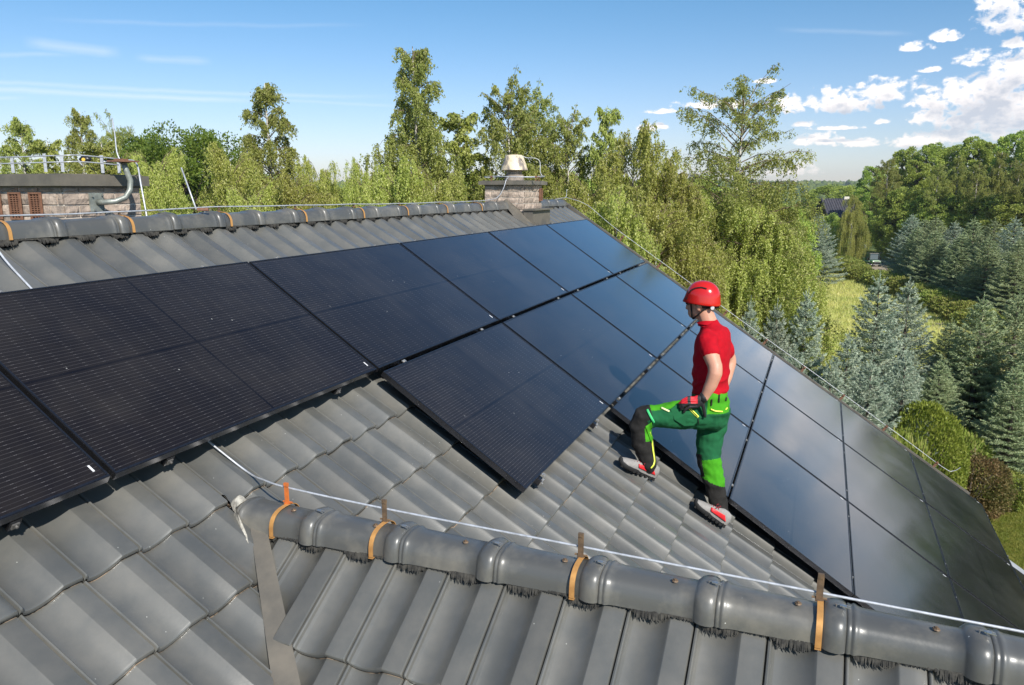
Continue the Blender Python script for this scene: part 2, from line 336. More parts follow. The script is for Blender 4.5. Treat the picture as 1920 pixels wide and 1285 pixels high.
# ---- the tile: lip, hollow, rising flank, flat roll; butt end shows its thickness
PROF = [(0, .002), (.0035, .0125), (.0085, .0140), (.0125, .0100), (.0155, -.0010), (.024, -.0100), (.040, -.0160), (.060, -.0175), (.080, -.0148), (.100, -.0080), (.118, .0018), (.134, .0140), (.1400, .0192), (.1425, .0206), (.1460, .0210), (.180, .0190), (.2115, .0165), (.2150, .0110), (.2168, -.004)]
def tile_mesh(name, mats=None, ext=0.):
    mb = MB(); n = len(PROF); th = .024
    rows = [(.012, -.0040), (.003, .0), (-.0005 + .006, .0)]   # placeholder, replaced below
    ys = [(.0, -.0085), (.0025, -.003), (.007, -.0004), (.013, .0), (.18, -.013), (TL - .0012, -.0248), (TL + .03 + ext, -.0275)]
    vs = []
    for (y, dh) in ys:
        for (x, h) in PROF: vs.append((x, y, h + dh + .010))
    fs = []
    for r in range(len(ys) - 1):
        for k in range(n - 1): fs.append((r * n + k, r * n + k + 1, (r + 1) * n + k + 1, (r + 1) * n + k))
    mb.add(vs, fs[:(len(ys) - 2) * (n - 1)], 0); mb.f += fs[(len(ys) - 2) * (n - 1):]; mb.m += [0 if ext else 1] * (n - 1)
    # butt and underside strip
    mid = [(x, -.0006, h + .010 - .0165) for x, h in PROF]; lo = [(x, .0070, h + .010 - .0185) for x, h in PROF]; lo2 = [(x, .0085, h + .010 - .034) for x, h in PROF]
    b = len(mb.v); mb.v += mid + lo + lo2
    for k in range(n - 1):
        mb.f.append((b + k, b + k + 1, k + 1, k)); mb.m.append(0)
        mb.f.append((b + n + k, b + n + k + 1, b + k + 1, b + k)); mb.m.append(1)
        mb.f.append((b + 2 * n + k, b + 2 * n + k + 1, b + n + k + 1, b + n + k)); mb.m.append(1)
    # right-hand side wall, left-hand side wall
    for e in (0, n - 1):
        x, h = PROF[e]
        a = len(mb.v); mb.v += [(x, 0, h - .02), (x, TL + .03, h - .033)]
        mb.f.append((e, (len(ys) - 1) * n + e, a + 1, a)); mb.m.append(0)
    return mb.mesh(name, [MT['tile'], MT['tile_edge']], auto=19)
TILE = tile_mesh('tile'); TILE_TOP = tile_mesh('tile', ext=.08)
# thin crumbly debris line that sits below each course is part of the tile edge material
panels = []     # rectangles in roof coords (x0, x1, y0, y1)
PW, PH = 1.755, 1.0440
GX = .0208; GY = [.0295, .0285, .0155, .005, .004, .004]
def colx(c): return (c - 2) * (PW + GX)
rowtop = [0.]
for r in range(7): rowtop.append(rowtop[-1] - PH - (GY[r] if r < 6 else .02))
layout = [(0, 0), (0, 1), (0, 2), (0, 3), (0, 4), (0, 5), (1, 2), (1, 3), (1, 4), (1, 5)] + [(r, c) for r in (2, 3, 4, 5) for c in (3, 4, 5)] + [(6, 3), (6, 4)]
for r, c in layout: panels.append((colx(c), colx(c) + PW, rowtop[r] - PH, rowtop[r]))
camR = (CAM.x, CAM.dot(EY), CAM.dot(EN))
def seen_on_roof(x, y, n):
    # is the point (roof coords) hidden below a panel from where people look?
    t = (0 - .0 - n) / (camR[2] - n); qx = x + (camR[0] - x) * t; qy = y + (camR[1] - y) * t
    return not any(a < qx < b and c < qy < d for a, b, c, d in panels)
def in_view(P, mx=80, my=60):
    d = P - CAM; z = d.dot(FWD)
    if z < .05: return False
    px = 960 + FPX * d.dot(RIGHT) / z; py = 642.5 + FPX * d.dot(DOWN) / z
    return -mx < px < 1920 + mx and -my < py < 1285 + my
# cross gable: ridge runs level towards -Y at x = XR
XR, ZR = -1.33, -.880
P2 = R(34); c2, s2 = math.cos(P2), math.sin(P2)
P3 = R(43)
# valley plane on the left: tiles of main roof lie where Y - YV > -(XR - X) ... in plan Y - X > YV - XR on the left side
YV = -1.055
def left_of_valley(X, Y): return (Y - YV) > (X - XR)      # main-roof side for X < XR
KV2 = math.tan(P3) / math.tan(PITCH)
def right_of_valley(X, Y): return (Y - YV) > -(X - XR) * KV2
tile_objs = 0
rest = MB()
def clip_mesh(base, mtx, planes, name):
    bm = bmesh.new(); bm.from_mesh(base)
    inv = mtx.inverted(); rot = inv.to_3x3()
    for co, no in planes:
        lc = inv @ Vector(co); ln = (mtx.to_3x3().transposed() @ Vector(no)).normalized()
        bmesh.ops.bisect_plane(bm, geom=bm.verts[:] + bm.edges[:] + bm.faces[:], plane_co=lc, plane_no=ln, clear_inner=True)
    if not bm.faces: bm.free(); return None
    me = bpy.data.meshes.new(name); bm.to_mesh(me); bm.free()
    for m in base.materials: me.materials.append(m)
    return me
roof_group = roof
ntile = 0
cols = range(-15, 36)
near = []
for j in range(-1, 23):
    yj = -1.295 + TL * 3.0 + TL * 1 - TL * j + (.0 if j else 0)     # front edge of course j, j=0 at .065+.34
    if yj < EAVE - .2: break
    if yj > .2: continue
    for k in cols:
        x0 = -.068 + TW * k
        if x0 < LEFT + .2 or x0 + TW > RAKE + .05: continue
        if yj < EAVE + .05 and x0 > 5.8: continue
        cx_, cy_ = x0 + TW / 2, yj + TL / 2
        o = RP(x0 + rnd.uniform(-.0012, .0012), yj + rnd.uniform(-.0015, .0015), TN + rnd.uniform(-.0012, .0012))
        ctr = RP(cx_, cy_, TN)
        # chimney opening
        if 5.35 < cx_ < 6.15 and cy_ > .10: continue
        mm = frame_m(o, EX, EY, EN)
        corners = [RP(x0 + a, yj + b, TN) for a in (0, TW) for b in (0, TL)]
        if cx_ < XR + .0:
            ins = [left_of_valley(p.x, p.y) for p in corners]; pl = (Vector((XR, YV, 0)), Vector((-1, 1, 0)))
        else:
            ins = [right_of_valley(p.x, p.y) for p in corners]; pl = (Vector((XR, YV, 0)), Vector((KV2, 1, 0)))
        if not any(ins): continue
        vis = in_view(ctr) and any(seen_on_roof(x0 + a * TW, yj + b * TL, TN + .015) for a in (0, .5, 1) for b in (0, .3, .6, 1))
        near.append((ctr, mm, all(ins), pl, vis, TILE_TOP if yj > -.1 else TILE))
near.sort(key=lambda q: (not q[4], (q[0] - CAM).length))
restV = []; restF = []; restM = []
def add_rest(me, mtx):
    b = len(restV); restV.extend([tuple(mtx @ v.co) for v in me.vertices])
    for p in me.polygons: restF.append(tuple(i + b for i in p.vertices)); restM.append(p.material_index)
# cross gable tiles (near slope): joints run down -X, columns step along -Y
cross = []
dn = Vector((-c2, 0, -s2)); nn = Vector((-s2, 0, c2))
for j in range(0, 8):
    d0 = .47 + TL * j       # lower (front) edge distance below the ridge
    for k in range(-7, 16):
        yk = -1.775 - .2185 * k     # joint on the left (tile's high-Y side) ; tile extends towards -Y
        # local x axis = -Y, local y axis = up the slope
        o = Vector((XR, 0, ZR)) + dn * d0; o.y = yk
        mm = frame_m(o, Vector((0, -1, 0)), -dn, nn)
        pts = [mm @ Vector((a, b, 0)) for a in (0, TW) for b in (0, TL)]
        ins = [not left_of_valley(p.x, p.y) for p in pts]
        if not any(ins): continue
        ctr = mm @ Vector((TW / 2, TL / 2, 0))
        cross.append((ctr, mm, all(ins), (Vector((XR, YV, 0)), Vector((1, -1, 0))), in_view(ctr, 60, 90), TILE_TOP if j == 0 else TILE))
TILE2 = TILE
alltiles = near + cross
alltiles.sort(key=lambda q: (not q[4], (q[0] - CAM).length))
cnt = 0
for ctr, mm, full, pl, vis, TM in alltiles:
    me = TM if full else clip_mesh(TM, mm, [pl], 'cut_tile')
    if me is None: continue
    if vis and cnt < 298:
        o = bpy.data.objects.new('tile', me); C.objects.link(o); o.parent = roof; o.matrix_local = mm; cnt += 1
    else: add_rest(me, mm)
# far slope of the cross gable and back slope of the main roof, hidden from here: one joined sheet of tiles each side
for j in range(0, 9):
    for k in range(-2, 16):
        yk = -1.775 - TW * k; d0 = .47 + TL * j
        o = Vector((XR + math.cos(P3) * d0, yk, ZR - math.sin(P3) * d0))
        mm = frame_m(o, Vector((0, 1, 0)), Vector((-math.cos(P3), 0, math.sin(P3))), Vector((math.sin(P3), 0, math.cos(P3))))
        p = mm @ Vector((TW / 2, TL / 2, 0))
        if right_of_valley(p.x, p.y - .3): continue
        add_rest(TILE, mm)
YRG = .575
for j in range(0, 12):
    for k in range(0, 58, 1):
        x = LEFT + TW * k
        yy = YRG + .06 + cP * (.34 * (j + 1)); zz = .150 - sP * .34 * (j + 1)
        if x > RAKE - .1: continue
        if -.3 < x < .6 and 1.2 < yy < 2.6: continue
        mm = frame_m(Vector((x + TW, yy, zz)), Vector((-1, 0, 0)), Vector((0, -cP, sP)), Vector((0, sP, cP)))
        add_rest(TILE, mm)
me = bpy.data.meshes.new('far_tiles'); me.from_pydata(restV, [], restF); me.materials.append(MT['tile']); me.materials.append(MT['tile_edge'])
me.polygons.foreach_set('material_index', restM); me.polygons.foreach_set('use_smooth', [True] * len(restF)); me.update()
for e in (): pass
o = link('far_tiles', me, roof, kind='stuff')

# rear, gable and walls of the house
wb = MB()
def unused(*a): pass
back = [Vector((LEFT, YRG, .13)), Vector((RAKE, YRG, .13)), Vector((RAKE, 6.4, -3.75)), Vector((LEFT, 6.4, -3.75))]
quad(wb, back)
wb.box((1.7, .4, -6.3), (11.6, 11.2, 4.8))
wb.add([RP(RAKE - .25, EAVE + .3, -.22), RP(RAKE - .25, RIDGE, -.22), Vector((RAKE - .25, 6.2, -3.75)), Vector((RAKE - .25, 6.2, -4.6)), Vector((RAKE - .25, -5.1, -4.6))], [(0, 1, 2, 3, 4)])
wb.box((-1.3, -6.0, -6.3), (3.6, 6.5, 4.6))
wallo = wb.build('wall', MT['render'], house); wallo.matrix_local = hm(Matrix.Identity(4))
# barge board and gutter
gb = MB()
gb.box(RP(RAKE + .035, (RIDGE + EAVE) / 2, -.20), (.03, RIDGE - EAVE, .16), (EX, EY, EN))
o = gb.build('barge_board', MT['flash'], house); o.matrix_local = hm(Matrix.Identity(4))
gt = MB()
for (xa, xb, yy) in ((5.98, RAKE + .06, EAVE - .05), (2.2, 5.95, -7.8)):
    prof = [(math.cos(a) * .06, math.sin(a) * .06) for a in np.linspace(PI, 2 * PI, 8)]
    vs = []
    for xx in (xa, xb):
        for (q, z) in prof: P = RP(xx, yy, -.17); vs.append((P.x, P.y + q, P.z + z))
    gt.add(vs, [(i, i + 1, i + 9, i + 8) for i in range(7)])
o = gt.build('gutter', mat('zinc_gutter', (.34, .36, .38), .45, metal=.4, col2=(.25, .26, .28), scale=8), house, smooth=True); o.matrix_local = hm(Matrix.Identity(4))
ed = MB(); ed.box(RP(5.89, -7.05, -.13), (.16, 1.25, .03), (EX, EY, EN)); ed.box(RP(5.80, -7.05, -.16), (.03, 1.25, .09), (EX, EY, EN))
o = ed.build('verge_trim', mat('pale_verge_sheet', (.36, .37, .39), .5, col2=(.28, .29, .30), scale=6), house); o.matrix_local = hm(Matrix.Identity(4))
# valley flashing strip lying on both slopes
vf = MB()
p0 = Vector((XR, YV, -.885)); ds = Vector((-1, -1, -math.tan(P2))); ds.normalize()
side_m = Vector((-1, 1, 0)).normalized()
def main_z(X, Y): return (Y + sP * TN) / cP * sP + cP * TN
def vz(X, Y):
    return max(main_z(X, Y), ZR - math.tan(P2) * (XR - X)) + .010
for i in range(14):
    a = p0 + ds * (i * .16); b = p0 + ds * ((i + 1) * .16 + .004)
    w0, w1 = (-.004, .050 + .006 * i)
    w2, w3 = (-.004, .050 + .006 * (i + 1))
    for (s_, t_) in ((w0, w1),):
        c1 = a - side_m * s_; c2_ = a - side_m * w1; d1 = b - side_m * s_; d2 = b - side_m * w3
        for q in (c1, c2_, d1, d2): q.z = vz(q.x, q.y) + .012
        lip = [Vector(q) for q in (c1, d1)]
        for q in lip: q.z -= .05
        vf.add([c1, c2_, d2, d1], [(0, 1, 2, 3)]); vf.add([c1, d1, lip[1], lip[0]], [(0, 1, 2, 3)])
o = vf.build('valley_flashing', MT['flash'], house); o.matrix_local = hm(Matrix.Identity(4))

# ---- ridge tiles: a rounded trough with a swollen collar at one end
def ridge_tile(name, Lp=.378, w=.088, h=.078):
    mb = MB()
    # section angle profile: steep flanks and flattened crown
    PR = [(-1, 0), (-.975, .24), (-.93, .46), (-.86, .66), (-.77, .80), (-.66, .88), (-.50, .935), (-.25, .98), (0, .995), (.25, .98), (.50, .935), (.66, .88), (.77, .80), (.86, .66), (.93, .46), (.975, .24), (1, 0)]
    n = len(PR)
    def sec(sc_, grow):
        return [(x * (w * sc_ + grow), z * (h * sc_ + grow * .8) - .014 * (1 - z)) for x, z in PR]
    st = [(0.0, .96, -.004), (.002, .98, .0), (.006, .98, .0045), (.011, .98, .0055), (.015, .98, .003), (.018, .98, .003), (.022, .98, .0065), (.028, .98, .0068), (.034, .98, .003), (.042, .975, .0), (.06, .965, -.001), (Lp - .11, .925, -.004), (Lp - .072, .925, -.004),
          (Lp - .066, .94, .001), (Lp - .056, .965, .0085), (Lp - .042, .98, .0135), (Lp - .026, .985, .0150), (Lp - .012, .985, .0125), (Lp - .003, .98, .006), (Lp, .97, -.001), (Lp + .001, .90, -.008)]
    vs = []
    for y, s_, g in st:
        for x, z in sec(s_, g): vs.append((x, y, z))
    fs = []
    for r in range(len(st) - 1):
        for k in range(n - 1): fs.append((r * n + k, r * n + k + 1, (r + 1) * n + k + 1, (r + 1) * n + k))
    mb.add(vs, fs)
    # lower rim thickness
    return mb.mesh(name, MT['cap'], auto=60)
CAP = ridge_tile('ridge_tile')
clip_mb = MB()   # bent steel clip near collar
clip_mb.tube([(-.020, 0, 0), (-.0, 0, .004), (.018, .0, .002), (.020, .0, -.016)], .0022, 6)
clip_mb.tube([(-.020, .012, 0.001), (.004, .012, .004)], .0022, 6)
clip_mb.box((0.0, .006, .003), (.018, .010, .003))
CLIP = clip_mb.mesh('ridge_clip', MT['steel'])
scr = MB(); scr.tube([(0, 0, 0), (0, 0, .004)], [.011, .009], 10); scr.tube([(0, 0, .004), (0, 0, .008)], [.0055, .005], 6)
SCREW = scr.mesh('ridge_screw', MT['brown'])
# brush strips below the caps
def smooth01(a, b, x):
    t = max(0., min(1., (x - a) / (b - a))); return t * t * (3 - 2 * t)
def brush(name, p_start, along, downv, normal, length, seed, h=.045, ph0=0.):
    rr = random.Random(seed); mb = MB(); n = int(length / .0016)
    for i in range(n):
        s_ = i * .0016 + rr.uniform(-.0006, .0006)
        ph = ((s_ + ph0) / .2185) % 1.0
        sc_ = .30 + .70 * (smooth01(.04, .16, ph) * (1 - smooth01(.50, .66, ph)))
        tuft = .82 + .18 * math.sin(s_ * 420 + 2 * math.sin(s_ * 97)) + .10 * math.sin(s_ * 1310)
        ln = h * sc_ * tuft * rr.uniform(.85, 1.08)
        a = p_start + along * s_; wv = along * .0030; lift = normal * rr.uniform(.001, .004)
        e = a + downv * ln + along * rr.uniform(-.003, .003) - normal * (.016 if ph > .10 and ph < .62 else .004) + lift * .3
        mb.add([a - wv + lift, a + wv + lift, e + wv * .3, e - wv * .3], [(0, 1, 2, 3)])
    o = mb.build(name, MT['brush'], house, kind='stuff'); o.matrix_local = hm(Matrix.Identity(4)); return o
# cross ridge line
RT = -.900
yst = -1.052
for i in range(11):
    y0 = yst - .3745 * i + (.0)
    mm = frame_m(Vector((XR, y0, RT)), Vector((-1, 0, 0)), Vector((0, -1, 0)), Vector((0, 0, 1))); mm = mm @ Matrix.Rotation(R(rnd.uniform(-.5, .5)), 4, 'Z')
    if i == 0:
        me = CAP
    o = link('ridge_tile', CAP, roof, mat=mm)
    if 0 <= i < 9:
        link('ridge_clip', CLIP, roof, mat=Matrix.Translation((XR - .012, y0 - .366, RT + .094)) @ Matrix.Rotation(R(-90), 4, 'Z') @ Matrix.Rotation(R(180), 4, 'Z'))
        link('ridge_screw', SCREW, roof, mat=Matrix.Translation((XR - .012, y0 - .24, RT + .074)) @ Matrix.Rotation(R(rnd.uniform(-6, 6)), 4, 'X'))
# end plate of the first cap (its open end faces the main roof) with crinkled lead
ep = MB(); n = 14
pts = []
for i in range(n + 1):
    a = PI * i / n; x = -math.cos(a); z = math.sin(a); x = math.copysign(abs(x) ** .8, x); z = z ** .62
    pts.append(Vector((XR - x * .086, yst + .003, RT + z * .076 - .014 * (1 - z))))
ep.add(pts, [tuple(range(n + 1))])
o = ep.build('ridge_end_plate', MT['flash'], house); o.matrix_local = hm(Matrix.Identity(4))
cr = MB(); rr = random.Random(3)
def roof_hit(px, py, n):
    d = (at(px, py, 1) - CAM); k = (n - CAM.dot(EN)) / d.dot(EN); return CAM + d * k
g = []
outer = [(436, 938), (433, 946), (437, 957), (446, 968), (456, 985), (463, 1003), (466, 1020)]
for i in range(11):
    for j in range(7):
        f = i / 10; q = j / 6
        a_ = PI * (.50 * (1 - q)) ; x = math.cos(a_); z = math.sin(a_)
        base = Vector((XR - .086 * abs(x) ** .6, yst + .002, RT - .014 + .09 * z ** .7))
        ou = roof_hit(outer[j][0], outer[j][1], TN + .020)
        P = base.lerp(ou, f) + Vector((0, 0, .018 * math.sin(PI * f)))
        P += Vector((rr.uniform(-.002, .002), rr.uniform(-.002, .002), .0035 * math.sin(f * 3 + q * 40) + rr.uniform(-.002, .002))) * math.sin(PI * min(1, f + .2))
        g.append(P)
cr.add(g, [(i * 7 + j, i * 7 + j + 1, (i + 1) * 7 + j + 1, (i + 1) * 7 + j) for i in range(10) for j in range(6)])
o = cr.build('lead_apron', MT['cream'], house, smooth=True); o.matrix_local = hm(Matrix.Identity(4))
brush('ridge_brush', Vector((XR - .076, YV - .04, RT - .012)), Vector((0, -1, 0)), Vector((-c2, 0, -s2)), nn, 3.2, 5, .027, (1.775 + .2185 * 20 + YV - .04) % .2185 if False else ((-YV + .04) - 1.775) % .2185)
# main ridge
XM0 = -.845; ZM = .192
mainx = [XM0 + .385 * i for i in range(-8, 23)]
for i, x in enumerate(mainx):
    if 5.35 < x < 6.0: continue
    mm = frame_m(Vector((x, YRG, ZM)), Vector((0, 1, 0)), Vector((-1, 0, 0)), Vector((0, 0, 1)))
    mm = mm @ Matrix.Rotation(R(rnd.uniform(-.7, .7)), 4, 'Z') @ Matrix.Diagonal((1, 1.018, 1, 1))
    mm = Matrix.Translation((0, 0, rnd.uniform(-.003, .003))) @ mm
    o = link('ridge_tile', CAP, roof, mat=mm)
    link('ridge_clip', CLIP, roof, mat=Matrix.Translation((x - .366, YRG + .01, ZM + .094)))
brush('ridge_brush', Vector((-3.8, YRG - .076, ZM - .014)), Vector((1, 0, 0)), Vector((0, -cP, -sP)), EN, 9.1, 8, .030, (-3.8 + .068) % .2201)
brush('ridge_brush', Vector((6.2, YRG - .076, ZM - .014)), Vector((1, 0, 0)), Vector((0, -cP, -sP)), EN, 1.6, 9, .030, (6.2 + .068) % .2201)

# ---- chimneys
def brick_mesh(name, l, h, d, seed):
    rr = random.Random(seed); mb = MB(); b = .003
    # rock-faced brick: front (-y local) slightly bulged and uneven
    nx, nz = 4, 2; vs = []; fs = []
    for iz in range(nz + 1):
        for ix in range(nx + 1):
            fx, fz = ix / nx, iz / nz; edge = ix in (0, nx) or iz in (0, nz)
            vs.append((fx * l, 0 - (rr.uniform(.003, .011) if not edge else rr.uniform(-.001, .002)), fz * h))
    for iz in range(nz):
        for ix in range(nx): fs.append((iz * (nx + 1) + ix, iz * (nx + 1) + ix + 1, (iz + 1) * (nx + 1) + ix + 1, (iz + 1) * (nx + 1) + ix))
    a = len(vs); vs += [(0, d, 0), (l, d, 0), (l, d, h), (0, d, h)]
    c0, c1, c2_, c3 = 0, nx, (nx + 1) * nz + nx, (nx + 1) * nz
    fs += [(c0, a, a + 1, c1), (c1, a + 1, a + 2, c2_), (c2_, a + 2, a + 3, c3), (c3, a + 3, a, c0)]
    mb.add(vs, fs); return mb.mesh(name, MT['brick'])
def brick_wall(parent, origin, ex, out, length, z0, z1, ch, lens, seed, start=0, skip=()):
    rr = random.Random(seed); row = 0; z = z0
    meshes = {}
    while z < z1 - .02:
        h = min(ch, z1 - z) - .009; x = 0.0; first = True
        while x < length - .03:
            l = rr.choice(lens)
            if first and row % 2: l = l * .55
            first = False
            if x + l > length - .05: l = length - x
            if not any(a < x + l / 2 < b and c < z + h / 2 < d for a, b, c, d in skip):
                o_ = origin + ex * (x + .004) + Vector((0, 0, z)) + out * rr.uniform(.0, .004)
                mm = frame_m(o_, ex, -out, Vector((0, 0, 1)))
                me = brick_mesh('brick', l - .011, h - .002, .04, rr.random())
                b_ = link('brick', me, parent); b_.matrix_local = parent['inv'] @ mm if False else PINV[parent.name] @ mm
            x += l
        z += ch; row += 1
PINV = {}
def grille_mesh(wd, ht, slots, colsn):
    mb = MB(); fr = .012
    mb.box((wd / 2, .004, ht / 2), (wd, .002, ht), mi=1)
    for (cx2, cz, sx, sz) in ((wd / 2, fr / 2, wd, fr), (wd / 2, ht - fr / 2, wd, fr), (fr / 2, ht / 2, fr, ht - 2 * fr), (wd - fr / 2, ht / 2, fr, ht - 2 * fr)):
        mb.box((cx2, -.004, cz), (sx, .014, sz))
    iw = wd - 2 * fr
    for k in range(1, colsn): mb.box((fr + iw * k / colsn, -.003, ht / 2), (.005, .010, ht - 2 * fr))
    for k in range(1, slots): mb.box((wd / 2, -.002, fr + (ht - 2 * fr) * k / slots), (iw, .009, (ht - 2 * fr) / slots * .48))
    return mb.mesh('vent_grille', [MT['rust'], MT['dark']])
def chimney(loc, sx, sy, zb, zt, ch, lens, seed, capo, capt, skipW=(), skipS=(), label=None):
    c = MB(); 
    c.box((sx / 2, sy / 2, (zb + zt) / 2), (sx - .008, sy - .008, zt - zb))
    mm = Matrix.Translation(loc)
    o = c.build('chimney', MT['mortar'], house); o.matrix_local = hm(mm)
    if label: o['label'] = label
    PINV[o.name] = Matrix.Identity(4)
    brick_wall(o, Vector((0, sy, 0)), Vector((0, -1, 0)), Vector((-1, 0, 0)), sy, zb, zt, ch, lens, seed, skip=skipW)      # -X face, drawn from its far end
    brick_wall(o, Vector((0, 0, 0)), Vector((1, 0, 0)), Vector((0, -1, 0)), sx, zb, zt, ch, lens, seed + 1, skip=skipS)   # -Y face
    k = MB(); k.box((sx / 2, sy / 2, zt + capt / 2), (sx + 2 * capo, sy + 2 * capo, capt)); k.box((sx / 2, sy / 2, zt - .006), (sx + .01, sy + .01, .014))
    k.box((sx / 2, sy / 2, zt + capt + .004), (sx + 2 * capo - .06, sy + 2 * capo - .06, .008))
    cp = k.build('chimney_cap', MT['flash'], o); return o
chL = chimney(Vector((-.15, 1.3, 0)), .60, 2.3, -.45, .440, .0775, [.19, .20, .175], 11, .045, .068,
              label='long stone-brick chimney at the left edge with vent grilles and a wire rail on its cap')
GR = grille_mesh(.105, .175, 11, 3)
for yy in (.17, .36, .55, .74, .93):
    g = link('vent_grille', GR, chL); g.matrix_local = frame_m(Vector((-.020, yy + .105, .225)), Vector((0, -1, 0)), Vector((1, 0, 0)), Vector((0, 0, 1)))
chR = chimney(Vector((5.45, .33, 0)), .62, .545, -.35, .475, .075, [.15, .17, .14], 23, .06, .045,
              label='small brick chimney near the gable end with a rust-stained metal cowl on top')
g = link('vent_grille', grille_mesh(.10, .16, 10, 2), chR); g.matrix_local = frame_m(Vector((.50, -.016, .27)), Vector((1, 0, 0)), Vector((0, 1, 0)), Vector((0, 0, 1)))
# cowl on the right chimney
cw = MB(); cx0, cy0 = .20, .22
cw.tube([(cx0, cy0, .52), (cx0, cy0, .60)], [.125, .120], 20); cw.tube([(cx0, cy0, .59), (cx0, cy0, .625), (cx0, cy0, .66)], [.10, .10, .10], 20)
o = cw.build('cowl_neck', mat('sooty_neck', (.20, .17, .145), .7, col2=(.34, .28, .22), scale=14, bump=.2), chR, auto=40)
cw = MB(); cw.tube([(cx0, cy0, .655), (cx0, cy0, .66), (cx0, cy0, .72), (cx0, cy0, .79), (cx0, cy0, .83), (cx0, cy0, .845), (cx0, cy0, .850)], [.168, .173, .155, .130, .114, .095, .05], 26)
o = cw.build('cowl_hood', MT['cowl'], chR, auto=40)
# lead saddle where the ridge meets the right chimney, apron box below it
fl = MB()
yp = YRG - .33
fl.add([(-.012, yp + .0, .0 + .30), (-.012, yp - .62, -.16), (-.012, yp - .62, -.26), (-.012, yp + .30, -.05), (-.012, yp + .30, .10)], [(0, 1, 2, 3, 4)])
fl.add([(-.012, yp, .30), (-.10, yp + .0, .245), (-.30, yp - .30, .0), (-.012, yp - .42, -.05)], [(0, 1, 2, 3)])
fl.box((.31, -.055, .065), (.66, .12, .19)); fl.box((.31, -.075, .170), (.70, .16, .022))
fl.add([(-.10, -.10, -.035), (.74, -.10, -.035), (.86, -.42, -.255), (-.02, -.42, -.255)], [(0, 1, 2, 3)])
o = fl.build('chimney_flashing', MT['flash'], chR)
fp = MB(); fp.add([(.06, -.13, -.035), (.60, -.13, -.035), (.62, -.36, -.19), (.08, -.36, -.19)], [(0, 1, 2, 3)])
o = fp.build('flashing_tray', mat('pale_tray', (.36, .34, .30), .6, col2=(.25, .23, .2), scale=8), chR)

# pipe bracket, lamp, rails on the left chimney
pb = empty('pipe_bracket', (.10, 1.27, .33), label='bent grey steel pipe bolted to the left chimney, a rusty plate on its top end', cat='pipe bracket')
inv = Matrix.Translation((-.10, -1.27, -.33))
def loc_build(mb, name, mats, parent, inv, **kw):
    o = mb.build(name, mats, parent, **kw); o.matrix_local = inv; return o
A = Vector((.085, 1.285, .335))
b1 = MB(); pth = [A, A + Vector((.01, -.05, 0)), A + Vector((.05, -.10, .005)), A + Vector((.11, -.125, .03)), A + Vector((.15, -.13, .08)), A + Vector((.16, -.13, .14)), A + Vector((.14, -.125, .20)), A + Vector((.125, -.12, .26))]
b1.tube(pth, .0185, 14); loc_build(b1, 'pipe', MT['pipe'], pb, inv, smooth=True)
b1 = MB(); b1.box(A + Vector((-.005, .005, 0)), (.105, .012, .12)); loc_build(b1, 'wall_plate', MT['pipe'], pb, inv)
b1 = MB(); b1.box(A + Vector((.125, -.12, .265)), (.16, .11, .010)); b1.box(A + Vector((.12, -.11, .275)), (.07, .05, .012)); loc_build(b1, 'top_plate', MT['rust'], pb, inv)
for dx, dz in ((-.04, .04), (.035, .045), (.04, -.045), (-.03, -.05)):
    b1 = MB(); b1.tube([A + Vector((dx, -.002, dz)), A + Vector((dx, -.014, dz))], .006, 6); loc_build(b1, 'bolt', MT['steel'], pb, inv)
lp = empty('flood_lamp', (-.02, 1.36, .60), label='small black lamp with a yellow lens hanging on the wire rail above the left chimney', cat='lamp')
inv2 = Matrix.Translation((.02, -1.36, -.60)); P0 = at(160, 299, 5.25)
b1 = MB(); b1.tube([P0 - RIGHT * .042, P0 - RIGHT * .02, P0 + RIGHT * .02, P0 + RIGHT * .042], [.006, .022, .022, .006], 12); loc_build(b1, 'lamp_body', MT['black'], lp, inv2, smooth=True)
b1 = MB(); b1.tube([P0 - FWD * .018 + DOWN * .006, P0 - FWD * .026 + DOWN * .008], .012, 12); loc_build(b1, 'lens', mat('yellow_lens', (.75, .50, .08), .3), lp, inv2)
b1 = MB(); b1.tube([P0 + DOWN * .01, at(180, 325, 5.2), at(186, 355, 5.22)], .0022, 5); loc_build(b1, 'cable', MT['black'], lp, inv2)

# ---- wires of the lightning protection
def wire_thing(label, pts, r=.004, group=None, name='lightning_wire', m='galv'):
    mb = MB(); mb.tube(pts, r, 8)
    base = empty(name, pts[0], label=label, cat='wire', group=group)
    o = mb.build('wire', MT[m], base, smooth=True); o.matrix_local = Matrix.Translation(-Vector(pts[0])); return base
def smooth_pts(pts, k=6, sag=0):
    out = []
    P = [Vector(p) for p in pts]; P = [P[0] * 2 - P[1]] + P + [P[-1] * 2 - P[-2]]
    for i in range(1, len(P) - 2):
        for j in range(k):
            t = j / k; a, b, c_, d = P[i - 1], P[i], P[i + 1], P[i + 2]
            q = .5 * ((2 * b) + (c_ - a) * t + (2 * a - 5 * b + 4 * c_ - d) * t * t + (3 * b - a - 3 * c_ + d) * t ** 3)
            q.z -= sag * math.sin(PI * t); out.append(q)
    out.append(P[-2]); return out
wx = XR + .03
main_w = wire_thing('white-grey wire running over posts along the foreground ridge and up under the panels',
    smooth_pts([RP(-1.235, -.90, -.105), RP(-1.222, -1.06, -.108), RP(-1.205, -1.22, -.108), Vector((wx + .04, -1.085, -.760)), Vector((wx, -1.25, -.756)), Vector((wx, -1.685, -.772)), Vector((wx, -2.461, -.786)), Vector((wx, -3.229, -.799)), Vector((wx, -3.95, -.810)), Vector((wx, -4.7, -.818))], 8), .0042)
def local_of(P, parent_loc): return Matrix.Translation(P - Vector(parent_loc))
pl0 = Vector(main_w.location)
